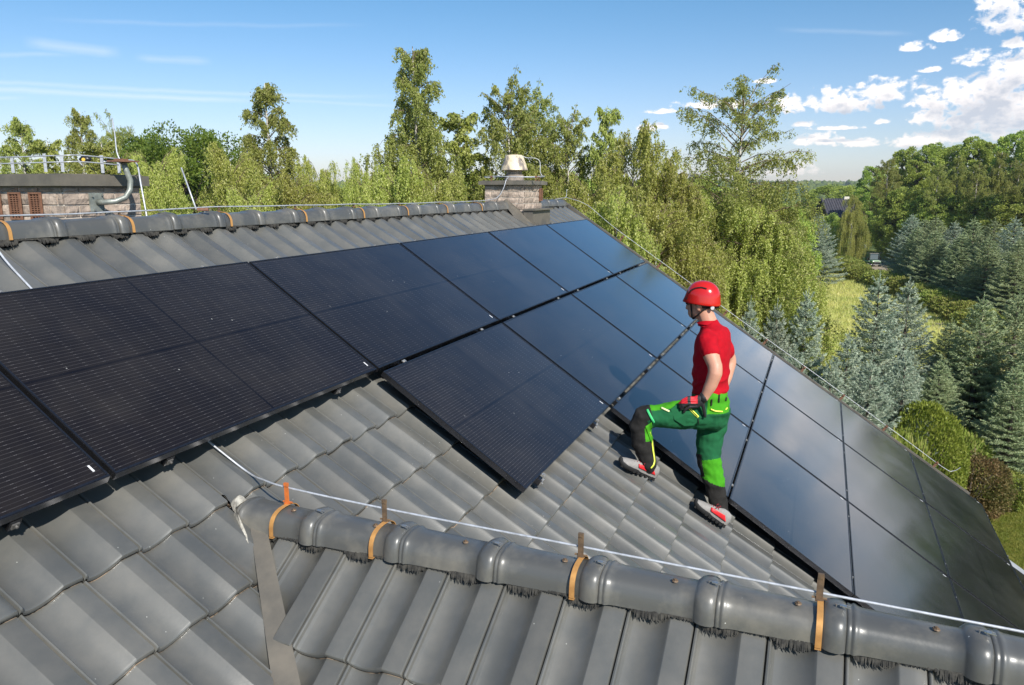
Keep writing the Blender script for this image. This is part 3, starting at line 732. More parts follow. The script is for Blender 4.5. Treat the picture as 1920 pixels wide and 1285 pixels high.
def strap_pts(zs=1.0, w=.088, h=.078, g=.006, half=False):
    out = []
    for i in range(15):
        a = PI * i / 14; x = -math.cos(a); z = math.sin(a)
        x = math.copysign(abs(x) ** .80, x); z = z ** .62
        out.append((x * (w * .96 + g), z * (h * .96 + g) - .014 * (1 - z)))
    return out
def strap_mesh(wd=.018, th=.0022, m='copper'):
    mb = MB(); o1 = strap_pts(g=.004); o2 = strap_pts(g=.004 + th); n = len(o1); vs = []
    for y in (-wd / 2, wd / 2):
        vs += [(x, y, z) for x, z in o1] + [(x, y, z) for x, z in o2]
    fs = []
    for k in range(n - 1):
        fs += [(k, k + 1, 2 * n + k + 1, 2 * n + k), (n + k, n + k + 1, 3 * n + k + 1, 3 * n + k), (k, k + 1, n + k + 1, n + k), (2 * n + k, 2 * n + k + 1, 3 * n + k + 1, 3 * n + k)]
    mb.add(vs, fs)
    # hooked foot on the near side
    x, z = o2[-1]; mb.box((x - .006, 0, z - .004), (.016, wd, .003))
    return mb.mesh('strap', MT[m], auto=40)
STRAP = strap_mesh()
def post_mesh(hh, m, wd=.020):
    mb = MB(); mb.box((0, 0, hh / 2), (.003, wd, hh)); mb.box((.006, 0, .004), (.022, wd * 1.2, .006)); mb.box((.0, 0, hh), (.010, wd * .9, .014)); mb.tube([(.004, 0, .006), (.004, 0, .022)], .006, 6); mb.tube([(.004, -.022, .01), (.004, .022, .01)], .004, 6)
    mb.box((.004, wd * .2, hh * .75), (.006, .004, hh * .5)); return mb.mesh('wire_post', MT[m])
PB, PO = post_mesh(.085, 'brown'), post_mesh(.085, 'orange')
for i, (yy, m_) in enumerate(((-1.238, PO), (-1.690, PB), (-2.465, PB), (-3.228, PB), (-3.98, PB))):
    s_ = link('strap', STRAP, main_w); s_.matrix_local = Matrix.Translation(-pl0) @ frame_m(Vector((XR, yy, RT)), Vector((-1, 0, 0)), Vector((0, -1, 0)), Vector((0, 0, 1)))
    q = link('wire_post', m_, main_w); q.matrix_local = Matrix.Translation(-pl0) @ Matrix.Translation((XR + .022, yy + .004, RT + .076))
    if m_ is PO: q['label'] = 'orange post'
# main ridge wire
rw = wire_thing('silver wire held above the long upper ridge from the left edge to the right chimney',
    smooth_pts([Vector((-2.6, .58, .285)), Vector((-1.07, .58, .292)), Vector((-.46, .58, .293)), Vector((.366, .58, .306)), Vector((1.26, .58, .300)), Vector((2.0, .58, .296)), Vector((2.7, .58, .288)), Vector((3.6, .58, .288)), Vector((4.35, .58, .286)), Vector((4.95, .57, .30)), Vector((5.15, .56, .335)), Vector((5.30, .555, .43)), Vector((5.38, .55, .535)), Vector((5.40, .52, .575))], 6, .003), .0042)
pl1 = Vector(rw.location)
PB2 = post_mesh(.032, 'brown', .012)
for xx in (-1.095, -.37, .42, 1.23, 2.03, 2.79, 3.62, 4.5):
    s_ = link('strap', STRAP, rw); s_.matrix_local = Matrix.Translation(-pl1) @ frame_m(Vector((xx, YRG, ZM)), Vector((0, 1, 0)), Vector((-1, 0, 0)), Vector((0, 0, 1)))
    q = link('wire_post', PB2, rw); q.matrix_local = Matrix.Translation(-pl1) @ frame_m(Vector((xx, YRG + .01, ZM + .072)), Vector((0, 1, 0)), Vector((-1, 0, 0)), Vector((0, 0, 1)))
wire_thing('short silver wire from the upper ridge end down to the right chimney', smooth_pts([Vector((6.1, .58, .25)), Vector((7.0, .58, .255)), Vector((7.6, .575, .285)), Vector((7.86, .57, .30)), Vector((7.88, .56, .42))], 5), .0042)
# rake wire
rk = wire_thing('long thin wire following the sloping gable edge beside the panels, its lower end hooked up',
    smooth_pts([Vector((7.86, .57, .30)), RP(7.90, .30, .02), RP(7.87, -.25, -.01), RP(7.88, -1.2, -.02), RP(7.86, -2.5, -.03), RP(7.84, -3.8, -.03), RP(7.84, -5.2, -.04), RP(7.84, -5.95, -.05), RP(7.86, -6.08, -.01), RP(7.88, -6.12, .08)], 6), .0032)
plr = Vector(rk.location)
for yy in (-.45, -1.15, -2.35, -3.05, -3.7, -4.35, -5.05, -5.85):
    b1 = MB(); P = RP(7.83, yy, -.05); b1.box(P - EN * .03, (.012, .03, .10), (EX, EY, EN)); b1.box(P + EN * .008, (.03, .03, .02), (EX, EY, EN))
    o = b1.build('wire_holder', MT['rust'], rk); o.matrix_local = Matrix.Translation(-plr)
# wire on the left tiles above the panel
wire_thing('bright wire lying slanted across the tiles at the far left, above the panels', smooth_pts([Vector((-1.22, .50, .25)), RP(-1.235, .36, -.105), RP(-1.25, .20, -.11), RP(-1.26, .02, -.115)], 6), .005)
# leaning rod and side wire behind the ridge
a_ = at(368, 393, 4.9); b_ = at(340, 315, 5.0)
wire_thing('short silver rod leaning up from the ridge wire joint right of the left chimney', [a_, b_], .005, name='lightning_rod')
jb = MB(); jp = at(381, 393, 4.9); jb.box(jp, (.07, .02, .018), (RIGHT, FWD, -DOWN)); 
jo = jb.build('wire_clamp', MT['rust'], rw); jo.matrix_local = Matrix.Translation(-pl1)
wire_thing('thin wire branching down behind the ridge beside the leaning rod', smooth_pts([at(385, 397, 4.9), at(365, 405, 5.0), at(343, 416, 5.1)], 4), .004)
# rail on left chimney cap
rail = empty('wire_rail', (.1, 1.6, .51), label='two parallel silver wires on short posts round the top of the left chimney', cat='wire rail')
inv3 = Matrix.Translation((-.1, -1.6, -.51))
for (zz, nm) in ((.625, 'rail_wire'), (.585, 'rail_wire')):
    b1 = MB(); b1.tube(smooth_pts([Vector((-.09, 3.4, zz + .01)), Vector((-.09, 2.0, zz)), Vector((-.08, 1.40, zz + .004)), Vector((.03, 1.32, zz + .008)), Vector((.30, 1.31, zz - .004))], 5), .004, 6); loc_build(b1, nm, MT['galv'], rail, inv3, smooth=True)
for (px, py, h_) in ((25, 322, .11), (86, 320, .13), (118, 320, .11), (193, 322, .12), (224, 322, .1)):
    P = at(px, py, 5.35 if px > 100 else 5.6); b1 = MB(); b1.box(P + Vector((0, 0, h_ / 2 - .01)), (.003, .022, h_), (FWD, RIGHT, Vector((0, 0, 1)))); loc_build(b1, 'rail_post', MT['galv'], rail, inv3)
dw = wire_thing('silver wire bending over the right corner of the left chimney and dropping straight down',
    smooth_pts([Vector((.20, 1.33, .60)), at(225, 303, 5.25), at(248, 301, 5.2), at(258, 312, 5.15), at(264, 345, 5.1), at(277, 416, 5.05)], 6), .0055)
b1 = MB(); P = at(233, 303, 5.25); b1.box(P, (.08, .02, .016), (RIGHT, FWD, -DOWN)); o = b1.build('wire_clamp', MT['rust'], dw); o.matrix_local = Matrix.Translation(-Vector(dw.location))
wire_thing('tall thin rod standing on the left chimney, tilted slightly left', smooth_pts([at(226, 302, 5.3), at(219, 285, 5.3), at(215, 250, 5.35), at(210, 222, 5.4)], 4), .0042, name='lightning_rod')
# ring and air terminal on the right chimney
rg = wire_thing('oval wire ring with clamps around the cowl of the right chimney', [Vector((5.65 + .30 * math.cos(a), .55 + .40 * math.sin(a), .575 + .006 * math.sin(3 * a))) for a in np.linspace(0, 2 * PI, 33)], .0045)
for a in (2.6, 4.2, 5.6, .3):
    P = Vector((5.65 + .30 * math.cos(a), .55 + .40 * math.sin(a), .575)); b1 = MB(); b1.box(P - Vector((0, 0, .025)), (.012, .012, .06)); b1.box(P, (.03, .03, .018)); o = b1.build('ring_clamp', MT['rust'], rg); o.matrix_local = Matrix.Translation(-Vector(rg.location))
wire_thing('thin wire arching out to the right of the cowl and back to the ring', smooth_pts([at(979, 292, 9.6), at(987, 296, 9.6), at(1003, 297, 9.6), at(1012, 303, 9.6), at(1013, 322, 9.6), at(1017, 331, 9.6)], 5), .0035)

# ------------------------------------------------------------------ solar panels
def panel_meshes():
    fr = MB(); t, wf, z0, z1 = .012, .012, -.035, .0
    W, H = PW, PH
    for (cx2, cy2, sx, sy) in ((0, H / 2 - wf / 2, W, wf), (0, -H / 2 + wf / 2, W, wf), (W / 2 - wf / 2, 0, wf, H - 2 * wf), (-W / 2 + wf / 2, 0, wf, H - 2 * wf)):
        fr.box((cx2, cy2, (z0 + z1) / 2), (sx, sy, z1 - z0))
    gl = MB(); gl.box((0, 0, -.006), (W - 2 * wf, H - 2 * wf, .006))
    bk = MB(); bk.box((0, 0, -.0125), (W - 2 * wf, H - 2 * wf, .004))
    jb_ = MB(); jb_.box((0, .3, -.024), (.12, .08, .018))
    fm = fr.mesh('frame', MT['frame'])
    bm = bmesh.new(); bm.from_mesh(fm); bmesh.ops.bevel(bm, geom=bm.edges[:], offset=.0025, segments=2, affect='EDGES'); bm.to_mesh(fm); bm.free()
    tag_ = MB(); tag_.box((W / 2 - .035, -H / 2 + .06, -.0026), (.008, .032, .0006))
    return fm, gl.mesh('glass', MT['glass']), bk.mesh('back_sheet', MT['black']), tag_.mesh('white_label', mat('white_print', (.72, .72, .72), .6))
FRM, GLS, BKS, TAG = panel_meshes()
rown = ['top row', 'second row from the top', 'third row from the top', 'fourth row from the top', 'fifth row from the top', 'sixth row from the top', 'lowest row']
pnames = {}
for r, c in layout:
    cs = [q[1] for q in layout if q[0] == r]
    fromright = 5 - c
    col_txt = ['at the gable edge', 'second from the gable edge', 'third from the gable edge', 'fourth from the gable edge', 'fifth from the gable edge', 'cut by the left picture edge'][fromright]
    if r == 6: col_txt = 'nearest the verge trim' if c == 4 else 'mostly hidden by the foreground ridge'
    lab = 'black solar panel in the %s, %s' % (rown[r], col_txt)
    if (r, c) == (1, 2): lab = 'black solar panel jutting over bare tiles at the left end of the second row'
    P = RP(colx(c) + PW / 2, rowtop[r] - PH / 2, 0)
    root = empty('solar_panel', P, label=lab, cat='solar panel', group='black solar panels on the roof slope')
    tilt = Matrix.Rotation(R(rnd.uniform(-.12, .12)), 4, 'X') @ Matrix.Rotation(R(rnd.uniform(-.08, .08)), 4, 'Y')
    root.matrix_world = frame_m(P, EX, EY, EN) @ tilt
    for nm, me in (('frame', FRM), ('glass', GLS), ('back_sheet', BKS), ('white_label', TAG)):
        o = bpy.data.objects.new(nm, me); C.objects.link(o); o.parent = root
# rails and clamps
rail_b = MB(); rail_b.box((0, 0, 0), (1, .04, .04)); 
CL = MB(); CL.box((0, .004, -.010), (.026, .018, .004)); CL.box((0, -.006, -.024), (.026, .004, .028)); CL.tube([(0, 0, -.008), (0, 0, -.001)], .005, 8); CL.box((0, -.010, -.036), (.026, .012, .003))
CLM = CL.mesh('end_clamp', MT['alu'])
ML = MB(); ML.box((0, 0, -.004), (.034, .018, .004)); ML.tube([(0, 0, -.003), (0, 0, .003)], .005, 8)
MLM = ML.mesh('mid_clamp', MT['alu'])
def rails(c0, c1, x_off, ytop, ybot, txt):
    pass
# vertical rails running up the slope under each panel column, ends poking out below the lowest panel
spans = {0: (0, 0), 1: (0, 0), 2: (0, 1), 3: (0, 5), 4: (0, 6), 5: (0, 5)}
ordn = ['leftmost', 'left', 'left middle', 'middle', 'right middle', 'gable side']
for c in range(0, 6):
    r0, r1 = spans[c]
    for q, off in enumerate((.27, PW - .34)):
        x = colx(c) + off; yt, yb = rowtop[r0] + .012, rowtop[r1] - PH - (.002 if r1 == 0 else .026)
        L_ = yt - yb; P = RP(x, (yt + yb) / 2, -.058)
        nthtxt = ('first', 'second')[q]
        root = empty('mounting_rail', P, label='aluminium rail running up the slope below the %s panel column, %s of its pair' % (ordn[c], nthtxt), cat='mounting rail', group='rails below the solar panels')
        root.matrix_world = frame_m(P, EX, EY, EN)
        b1 = MB(); b1.box((0, 0, 0), (.040, L_, .040)); b1.build('rail', MT['alu'] if False else MT['frame'], root)
        for rr_ in range(r0, r1 + 2):
            yy = rowtop[rr_] + GY[rr_ - 1] / 2 if 0 < rr_ <= r1 else (rowtop[r0] + .008 if rr_ == r0 else rowtop[r1] - PH - .016)
            me = MLM if r0 < rr_ <= r1 else CLM
            if rr_ == r1 + 1 and r1 == 0: continue
            o = bpy.data.objects.new('clamp', me); C.objects.link(o); o.parent = root
            o.matrix_local = Matrix.Translation((0, yy - (yt + yb) / 2, .058 - (.0 if me is CLM else .004))) @ (Matrix.Rotation(PI, 4, 'Z') if rr_ == r0 else Matrix.Identity(4))
        b1 = MB(); b1.box((0, -L_ / 2 - .001, -.002), (.024, .010, .020)); b1.tube([(0, -L_ / 2 - .004, .0), (0, -L_ / 2 - .014, .0)], .005, 8); b1.build('rail_end', MT['alu'] if r1 else MT['steel_dark'], root)
        for yy in (yb + .10, yb + L_ * .5):
            b1 = MB(); b1.box((0, yy - (yt + yb) / 2, -.035), (.035, .006, .05)); b1.box((0, yy - (yt + yb) / 2 + .02, -.058), (.035, .05, .006)); b1.build('roof_hook', MT['frame'], root)
# ------------------------------------------------------------------ ground
GZ = -8.6
def smooth(a, b, x):
    t = max(0., min(1., (x - a) / (b - a))); return t * t * (3 - 2 * t)
def ground_z(x, y):
    dx, dy = x - CAM.x, y - CAM.y; D = math.hypot(dx, dy)
    a = math.degrees(math.atan2(dy, dx))
    z = GZ - 2.0 * smooth(38, 95, D) - 4 * smooth(150, 500, D)
    z += noise.noise(Vector((x * .06, y * .06, 1))) * .5 * smooth(15, 60, D)
    hl = 26 + 12 * noise.noise(Vector((a * .06, 3, 0))) + 7 * noise.noise(Vector((a * .22, 7, 0)))
    z += hl * smooth(700, 1800, D) + smooth(300, 3000, D) * 8 * noise.noise(Vector((x * .002, y * .002, 5)))
    return z
rads = list(np.concatenate([np.linspace(0, 30, 12), np.geomspace(34, 400, 40), np.geomspace(430, 2500, 40)]))
nA = 220; V = []; F = []
fa = math.degrees(math.atan2(FWD.y, FWD.x))
angs = np.concatenate([np.linspace(fa - 48, fa + 48, 150), np.linspace(fa + 52, fa + 308, 60)])
for r_ in rads:
    for a in angs:
        x = CAM.x + r_ * math.cos(R(a)); y = CAM.y + r_ * math.sin(R(a)); V.append((x, y, ground_z(x, y)))
na = len(angs)
for i in range(len(rads) - 1):
    for j in range(na):
        j2 = (j + 1) % na; F.append((i * na + j, i * na + j2, (i + 1) * na + j2, (i + 1) * na + j))
def ground_mat():
    m, t, p = newmat('grassland')
    tcn = N(t, 'ShaderNodeTexCoord'); g = N(t, 'ShaderNodeNewGeometry')
    P = g.outputs['Position']
    def nn_(s, d=5, r_=.6):
        n = N(t, 'ShaderNodeTexNoise'); n.inputs['Scale'].default_value = s; n.inputs['Detail'].default_value = d; n.inputs['Roughness'].default_value = r_; t.links.new(P, n.inputs['Vector']); return n.outputs['Fac']
    def mr(v, a, b):
        r_ = N(t, 'ShaderNodeMapRange'); t.links.new(v, r_.inputs[0]); r_.inputs[1].default_value = a; r_.inputs[2].default_value = b; return r_.outputs[0]
    lawn = mixc(t, mr(nn_(3.5), .35, .7), (.105, .135, .018), (.22, .20, .045))
    dry = mixc(t, mr(nn_(.35, 8, .7), .38, .62), (.22, .26, .05), (.55, .46, .17))
    dry = mixc(t, mr(nn_(2.5, 8, .7), .5, .8), dry, (.62, .54, .26))
    far = mixc(t, mr(nn_(.012, 8, .65), .42, .6), (.030, .055, .014), (.10, .14, .03))
    ln = N(t, 'ShaderNodeVectorMath', operation='DISTANCE'); t.links.new(P, ln.inputs[0]); ln.inputs[1].default_value = tuple(CAM)
    c = mixc(t, mr(ln.outputs['Value'], 32, 46), lawn, dry); c = mixc(t, mr(ln.outputs['Value'], 110, 170), c, far)
    t.links.new(c, p.inputs['Base Color']); p.inputs['Roughness'].default_value = 1; p.inputs['Specular IOR Level'].default_value = .1
    b = N(t, 'ShaderNodeBump'); b.inputs['Strength'].default_value = .6; b.inputs['Distance'].default_value = .1; t.links.new(nn_(6, 6), b.inputs['Height']); t.links.new(b.outputs[0], p.inputs['Normal'])
    return m
link('ground', npmesh('ground', V, F, ground_mat(), smooth=True), kind='structure')

# ------------------------------------------------------------------ foliage materials
def leaf_mat(name, c1, c2, c3, rough=.55, trans=.35, spec=.35, patch=.35, hv=.12):
    m, t, p = newmat(name)
    g = N(t, 'ShaderNodeNewGeometry'); oi = N(t, 'ShaderNodeObjectInfo'); tcn = N(t, 'ShaderNodeTexCoord')
    n = N(t, 'ShaderNodeTexNoise'); n.inputs['Scale'].default_value = patch; n.inputs['Detail'].default_value = 3; t.links.new(tcn.outputs['Object'], n.inputs['Vector'])
    r_ = N(t, 'ShaderNodeMapRange'); t.links.new(n.outputs['Fac'], r_.inputs[0]); r_.inputs[1].default_value = .35; r_.inputs[2].default_value = .65
    c = mixc(t, r_.outputs[0], c1, c2)
    rnd_ = g.outputs['Random Per Island']
    c = mixc(t, mth(t, 'MULTIPLY', mth(t, 'POWER', rnd_, 3.0), .85), c, c3)
    h = N(t, 'ShaderNodeHueSaturation'); t.links.new(c, h.inputs['Color'])
    t.links.new(mth(t, 'ADD', mth(t, 'MULTIPLY', oi.outputs['Random'], hv * 2), 1 - hv), h.inputs['Value'])
    t.links.new(mth(t, 'ADD', mth(t, 'MULTIPLY', oi.outputs['Random'], .03), .485), h.inputs['Hue'])
    p.inputs['Roughness'].default_value = rough; p.inputs['Specular IOR Level'].default_value = spec
    t.links.new(h.outputs[0], p.inputs['Base Color'])
    tr = N(t, 'ShaderNodeBsdfTranslucent'); t.links.new(h.outputs[0], tr.inputs[0])
    mx = N(t, 'ShaderNodeMixShader'); mx.inputs[0].default_value = trans
    t.links.new(p.outputs[0], mx.inputs[1]); t.links.new(tr.outputs[0], mx.inputs[2])
    t.links.new(mx.outputs[0], t.nodes['Material Output'].inputs['Surface'])
    return m
LM = {}
LM['birch'] = leaf_mat('birch_leaf', (.205, .265, .048), (.36, .40, .080), (.60, .60, .24), trans=.42, hv=.2)
LM['birchy'] = leaf_mat('yellowing_birch_leaf', (.29, .34, .055), (.44, .46, .095), (.68, .64, .28), trans=.42, hv=.18)
LM['broad'] = leaf_mat('dark_broad_leaf', (.075, .15, .018), (.14, .235, .03), (.27, .35, .06))
LM['mid'] = leaf_mat('mid_green_leaf', (.22, .31, .055), (.38, .46, .085), (.58, .62, .18), hv=.2, patch=.5)
LM['lime'] = leaf_mat('lime_leaf', (.30, .38, .02), (.38, .42, .03), (.50, .50, .06))
LM['spruce'] = leaf_mat('blue_spruce_needles', (.21, .285, .205), (.39, .455, .335), (.66, .69, .53), trans=.08, spec=.3, patch=1.2)
LM['spruceg'] = leaf_mat('green_spruce_needles', (.22, .30, .14), (.37, .44, .22), (.58, .60, .36), trans=.08, patch=1.2)
LM['globe'] = leaf_mat('thuja_scale', (.16, .23, .025), (.25, .30, .04), (.38, .41, .09), patch=2.5)
LM['red'] = leaf_mat('reddish_shrub_leaf', (.11, .13, .03), (.20, .12, .05), (.32, .22, .10), patch=1.6)
LM['bramble'] = leaf_mat('bramble_leaf', (.21, .29, .045), (.35, .39, .08), (.46, .40, .16), patch=.6)
LM['straw'] = leaf_mat('straw_grass', (.66, .66, .20), (.44, .52, .12), (.85, .76, .38), patch=.2)
LM['lawn'] = leaf_mat('lawn_grass', (.13, .165, .02), (.21, .215, .035), (.30, .28, .07), patch=.8)
LM['wood'] = leaf_mat('far_wood', (.07, .11, .03), (.12, .165, .04), (.18, .22, .06), trans=0, patch=.02, spec=.05, rough=1)
BARK = mat('birch_bark', (.50, .47, .42), .8, col2=(.10, .085, .07), scale=9, thr=(.52, .60), streak=(1, 1, .35), bump=.2)
BARKD = mat('dark_bark', (.11, .085, .065), .9, col2=(.05, .04, .03), scale=9, bump=.6)
TWIG = mat('thin_twig', (.16, .11, .075), .8)
npr = np.random.RandomState(4)
def leaves(centers, dirs, size, aspect=.55, var=.35, rs=npr, jitter=.0, droop=None):
    """one rhombic leaf (two triangles as a quad) at each centre"""
    n = len(centers); c = np.asarray(centers, np.float32)
    if jitter: c = c + rs.normal(0, jitter, (n, 3))
    d = np.asarray(dirs, np.float32) + rs.normal(0, .45, (n, 3)); d /= np.linalg.norm(d, axis=1)[:, None] + 1e-9
    r_ = rs.normal(0, 1, (n, 3)); s_ = np.cross(d, r_); s_ /= np.linalg.norm(s_, axis=1)[:, None] + 1e-9
    L_ = size * (1 + rs.uniform(-var, var, n))[:, None]
    V = np.empty((n, 3, 3), np.float32); w_ = s_ * L_ * aspect * .62
    V[:, 0] = c + w_ - d * L_ * .18; V[:, 1] = c - w_ - d * L_ * .10; V[:, 2] = c + d * L_ * .85
    return V.reshape(-1, 3), np.arange(n * 3).reshape(n, 3)
def tree_pair(name, V, F, lm, mbw, bark):
    """crown mesh and trunk mesh"""
    return npmesh(name + '_crown', V, F, lm), mbw.mesh(name + '_trunk', bark, smooth=True)
def birch(name, seed, H, Rr, prof, nprim=46, lm='birch', hang=1.0, leaf=.085, dens=1.0, t0=.10, sparse_top=False, lean=0.0, trunkr=.014):
    rs = np.random.RandomState(seed); rr = random.Random(seed); mb = MB()
    # trunk
    tp = []; 
    for i in range(13):
        t = i / 12; tp.append(Vector((lean * H * t * t + .010 * H * math.sin(t * 5 + seed), .010 * H * math.sin(t * 4 + seed * 2), H * t * .985)))
    mb.tube(tp, [H * trunkr * (1 - .93 * (i / 12)) for i in range(13)], 7)
    def tpos(t):
        q = t * 12; i = min(11, int(q)); return tp[i].lerp(tp[i + 1], q - i)
    cs = []; ds = []
    for k in range(nprim):
        t = t0 + (1 - t0 - .02) * ((k + .5) / nprim) ** .72
        ln = Rr * prof(t) * rr.uniform(.65, 1.12)
        az_ = k * 2.39996 + rr.uniform(-.5, .5); up = rr.uniform(.5, 1.1) * (1.0 + 1.1 * max(0, t - .8) / .2)
        b0 = tpos(t); o = Vector((math.cos(az_), math.sin(az_), 0)); pts = []
        nseg = 7; droop = rr.uniform(.5, 1.0) * hang
        for i in range(nseg + 1):
            f = i / nseg
            pts.append(b0 + o * (ln * f) + Vector((0, 0, ln * (up * f - droop * .75 * f * f * f))) + Vector((rr.uniform(-1, 1), rr.uniform(-1, 1), rr.uniform(-1, 1))) * ln * .03 * f)
        mb.tube(pts, [max(.004, H * .0028 * (1 - .85 * f / nseg) * (1 - .5 * t)) for f in range(nseg + 1)], 4, cap=False, mi=1)
        # side branches then hanging strands
        nsec = int(8 + ln * 5.0)
        for q in range(nsec):
            f = rr.uniform(.25, 1.0); i = min(nseg - 1, int(f * nseg)); p = pts[i].lerp(pts[i + 1], f * nseg - i)
            a2 = az_ + rr.uniform(-1.3, 1.3); l2 = ln * rr.uniform(.12, .34) * (1.1 - .5 * f)
            e = p + Vector((math.cos(a2) * l2, math.sin(a2) * l2, l2 * rr.uniform(-.1, .7)))
            if q % 2 == 0: mb.tube([p, p.lerp(e, .5) + Vector((0, 0, l2 * .08)), e], [.007, .005, .003], 3, cap=False, mi=1)
            nst = 2 + int(rr.random() * 3.2 * dens)
            for s_ in range(nst):
                g = rr.uniform(.3, 1); st = p.lerp(e, g); hl = rr.uniform(.35, 1.25) * hang * (1.25 - .55 * t) * (.6 if t > .85 else 1)
                if sparse_top and t > .72: hl *= .55
                nl = int(hl * 46 * dens) + 6
                sx, sy = rr.uniform(-.22, .22), rr.uniform(-.22, .22)
                ff = rs.uniform(0, 1, nl)
                if hang > .35:
                    P = np.array(st)[None] + np.stack([sx * ff, sy * ff, -hl * ff + .0], 1)
                    D = np.tile([sx * .3, sy * .3, -1.0], (nl, 1))
                else:
                    dv = Vector((math.cos(a2), math.sin(a2), .35)) * hl * .55
                    P = np.array(st)[None] + np.array(dv)[None] * ff[:, None]; D = rs.normal(0, 1, (nl, 3))
                cs.append(P + rs.normal(0, .026, (nl, 3))); ds.append(D)
    # upright leader tuft
    top = tpos(.97)
    for s_ in range(10):
        hl = rr.uniform(.3, .7); nl = 22; ff = rs.uniform(0, 1, nl); a2 = rr.uniform(0, 6.28)
        dv = np.array([math.cos(a2) * .35, math.sin(a2) * .35, 1.0]) * hl
        cs.append(np.array(top)[None] - np.array([0, 0, .3]) + dv[None] * ff[:, None] + rs.normal(0, .05, (nl, 3))); ds.append(rs.normal(0, 1, (nl, 3)))
    cs = np.concatenate(cs); ds = np.concatenate(ds)
    V, F = leaves(cs, ds, leaf, rs=rs)
    return npmesh(name + '_crown', V, F, LM[lm]), mb.mesh(name + '_trunk', [BARK, TWIG], smooth=True), H
def dome(t): return min(1., math.sqrt(max(0., 1.03 - t) / .5)) * (.55 + .45 * min(1, t / .25))
def spire(t): return min(1., (max(0., 1.02 - t) / .62) ** .68) * (.6 + .4 * min(1, t / .25))
def pyr(t): return (.25 + .95 * min(1, (t) / .18)) * (1 - t) ** .75 if t > 0 else .2
def cone(t): return (.45 + .6 * min(1, t / .2)) * (1.02 - t)
def oval(t): return math.sqrt(max(.02, 1 - ((t - .5) / .52) ** 2))
def tallp(t): return .35 + .75 * (1 - t) if t < .7 else .575 * ((1.02 - t) / .32) ** .7
def broad(name, seed, H, Rr, lm='broad', n=26000, leaf=.16, nb=26, zlo=.18):
    """round-headed tree: leaf clumps carried on limbs, uneven outline with gaps"""
    rs = np.random.RandomState(seed); rr = random.Random(seed); mb = MB()
    mb.tube([(0, 0, 0), (.05, 0, H * .3), (0, .05, H * .55), (.05, 0, H * .8)], [H * .028, H * .022, H * .014, H * .005], 8)
    clumps = []
    for k in range(nb * 5):
        u_ = rr.random(); t = zlo + (1 - zlo) * (k + .5) / (nb * 5); rad = Rr * oval((t - zlo) / (1 - zlo)) * (.45 + .6 * math.sqrt(rr.random()))
        a = k * 2.39996 + rr.uniform(-.4, .4); c_ = Vector((math.cos(a) * rad, math.sin(a) * rad, H * t * rr.uniform(.95, 1.03))); clumps.append((c_, Rr * rr.uniform(.13, .27)))
        if k % 3 == 0:
            st = Vector((0, 0, max(.12 * H, c_.z - rad * .8))); mb.tube([st, st.lerp(c_, .5) + Vector((0, 0, .1 * rad)), c_], [H * .009, H * .005, .01], 5, cap=False)
    m_ = n // len(clumps); cs = []; ds = []
    for c_, q in clumps:
        d = rs.normal(0, 1, (m_, 3)); d /= np.linalg.norm(d, axis=1)[:, None]; rad = q * rs.uniform(.35, 1.08, m_)[:, None] ** .6
        P = np.array(c_)[None] + d * rad * np.array([1, 1, .75]); cs.append(P); ds.append(d + np.array([0, 0, .2]))
    V, F = leaves(np.concatenate(cs), np.concatenate(ds), leaf, aspect=.75, rs=rs, jitter=.03)
    return npmesh(name + '_crown', V, F, LM[lm]), mb.mesh(name + '_trunk', BARKD, smooth=True), H
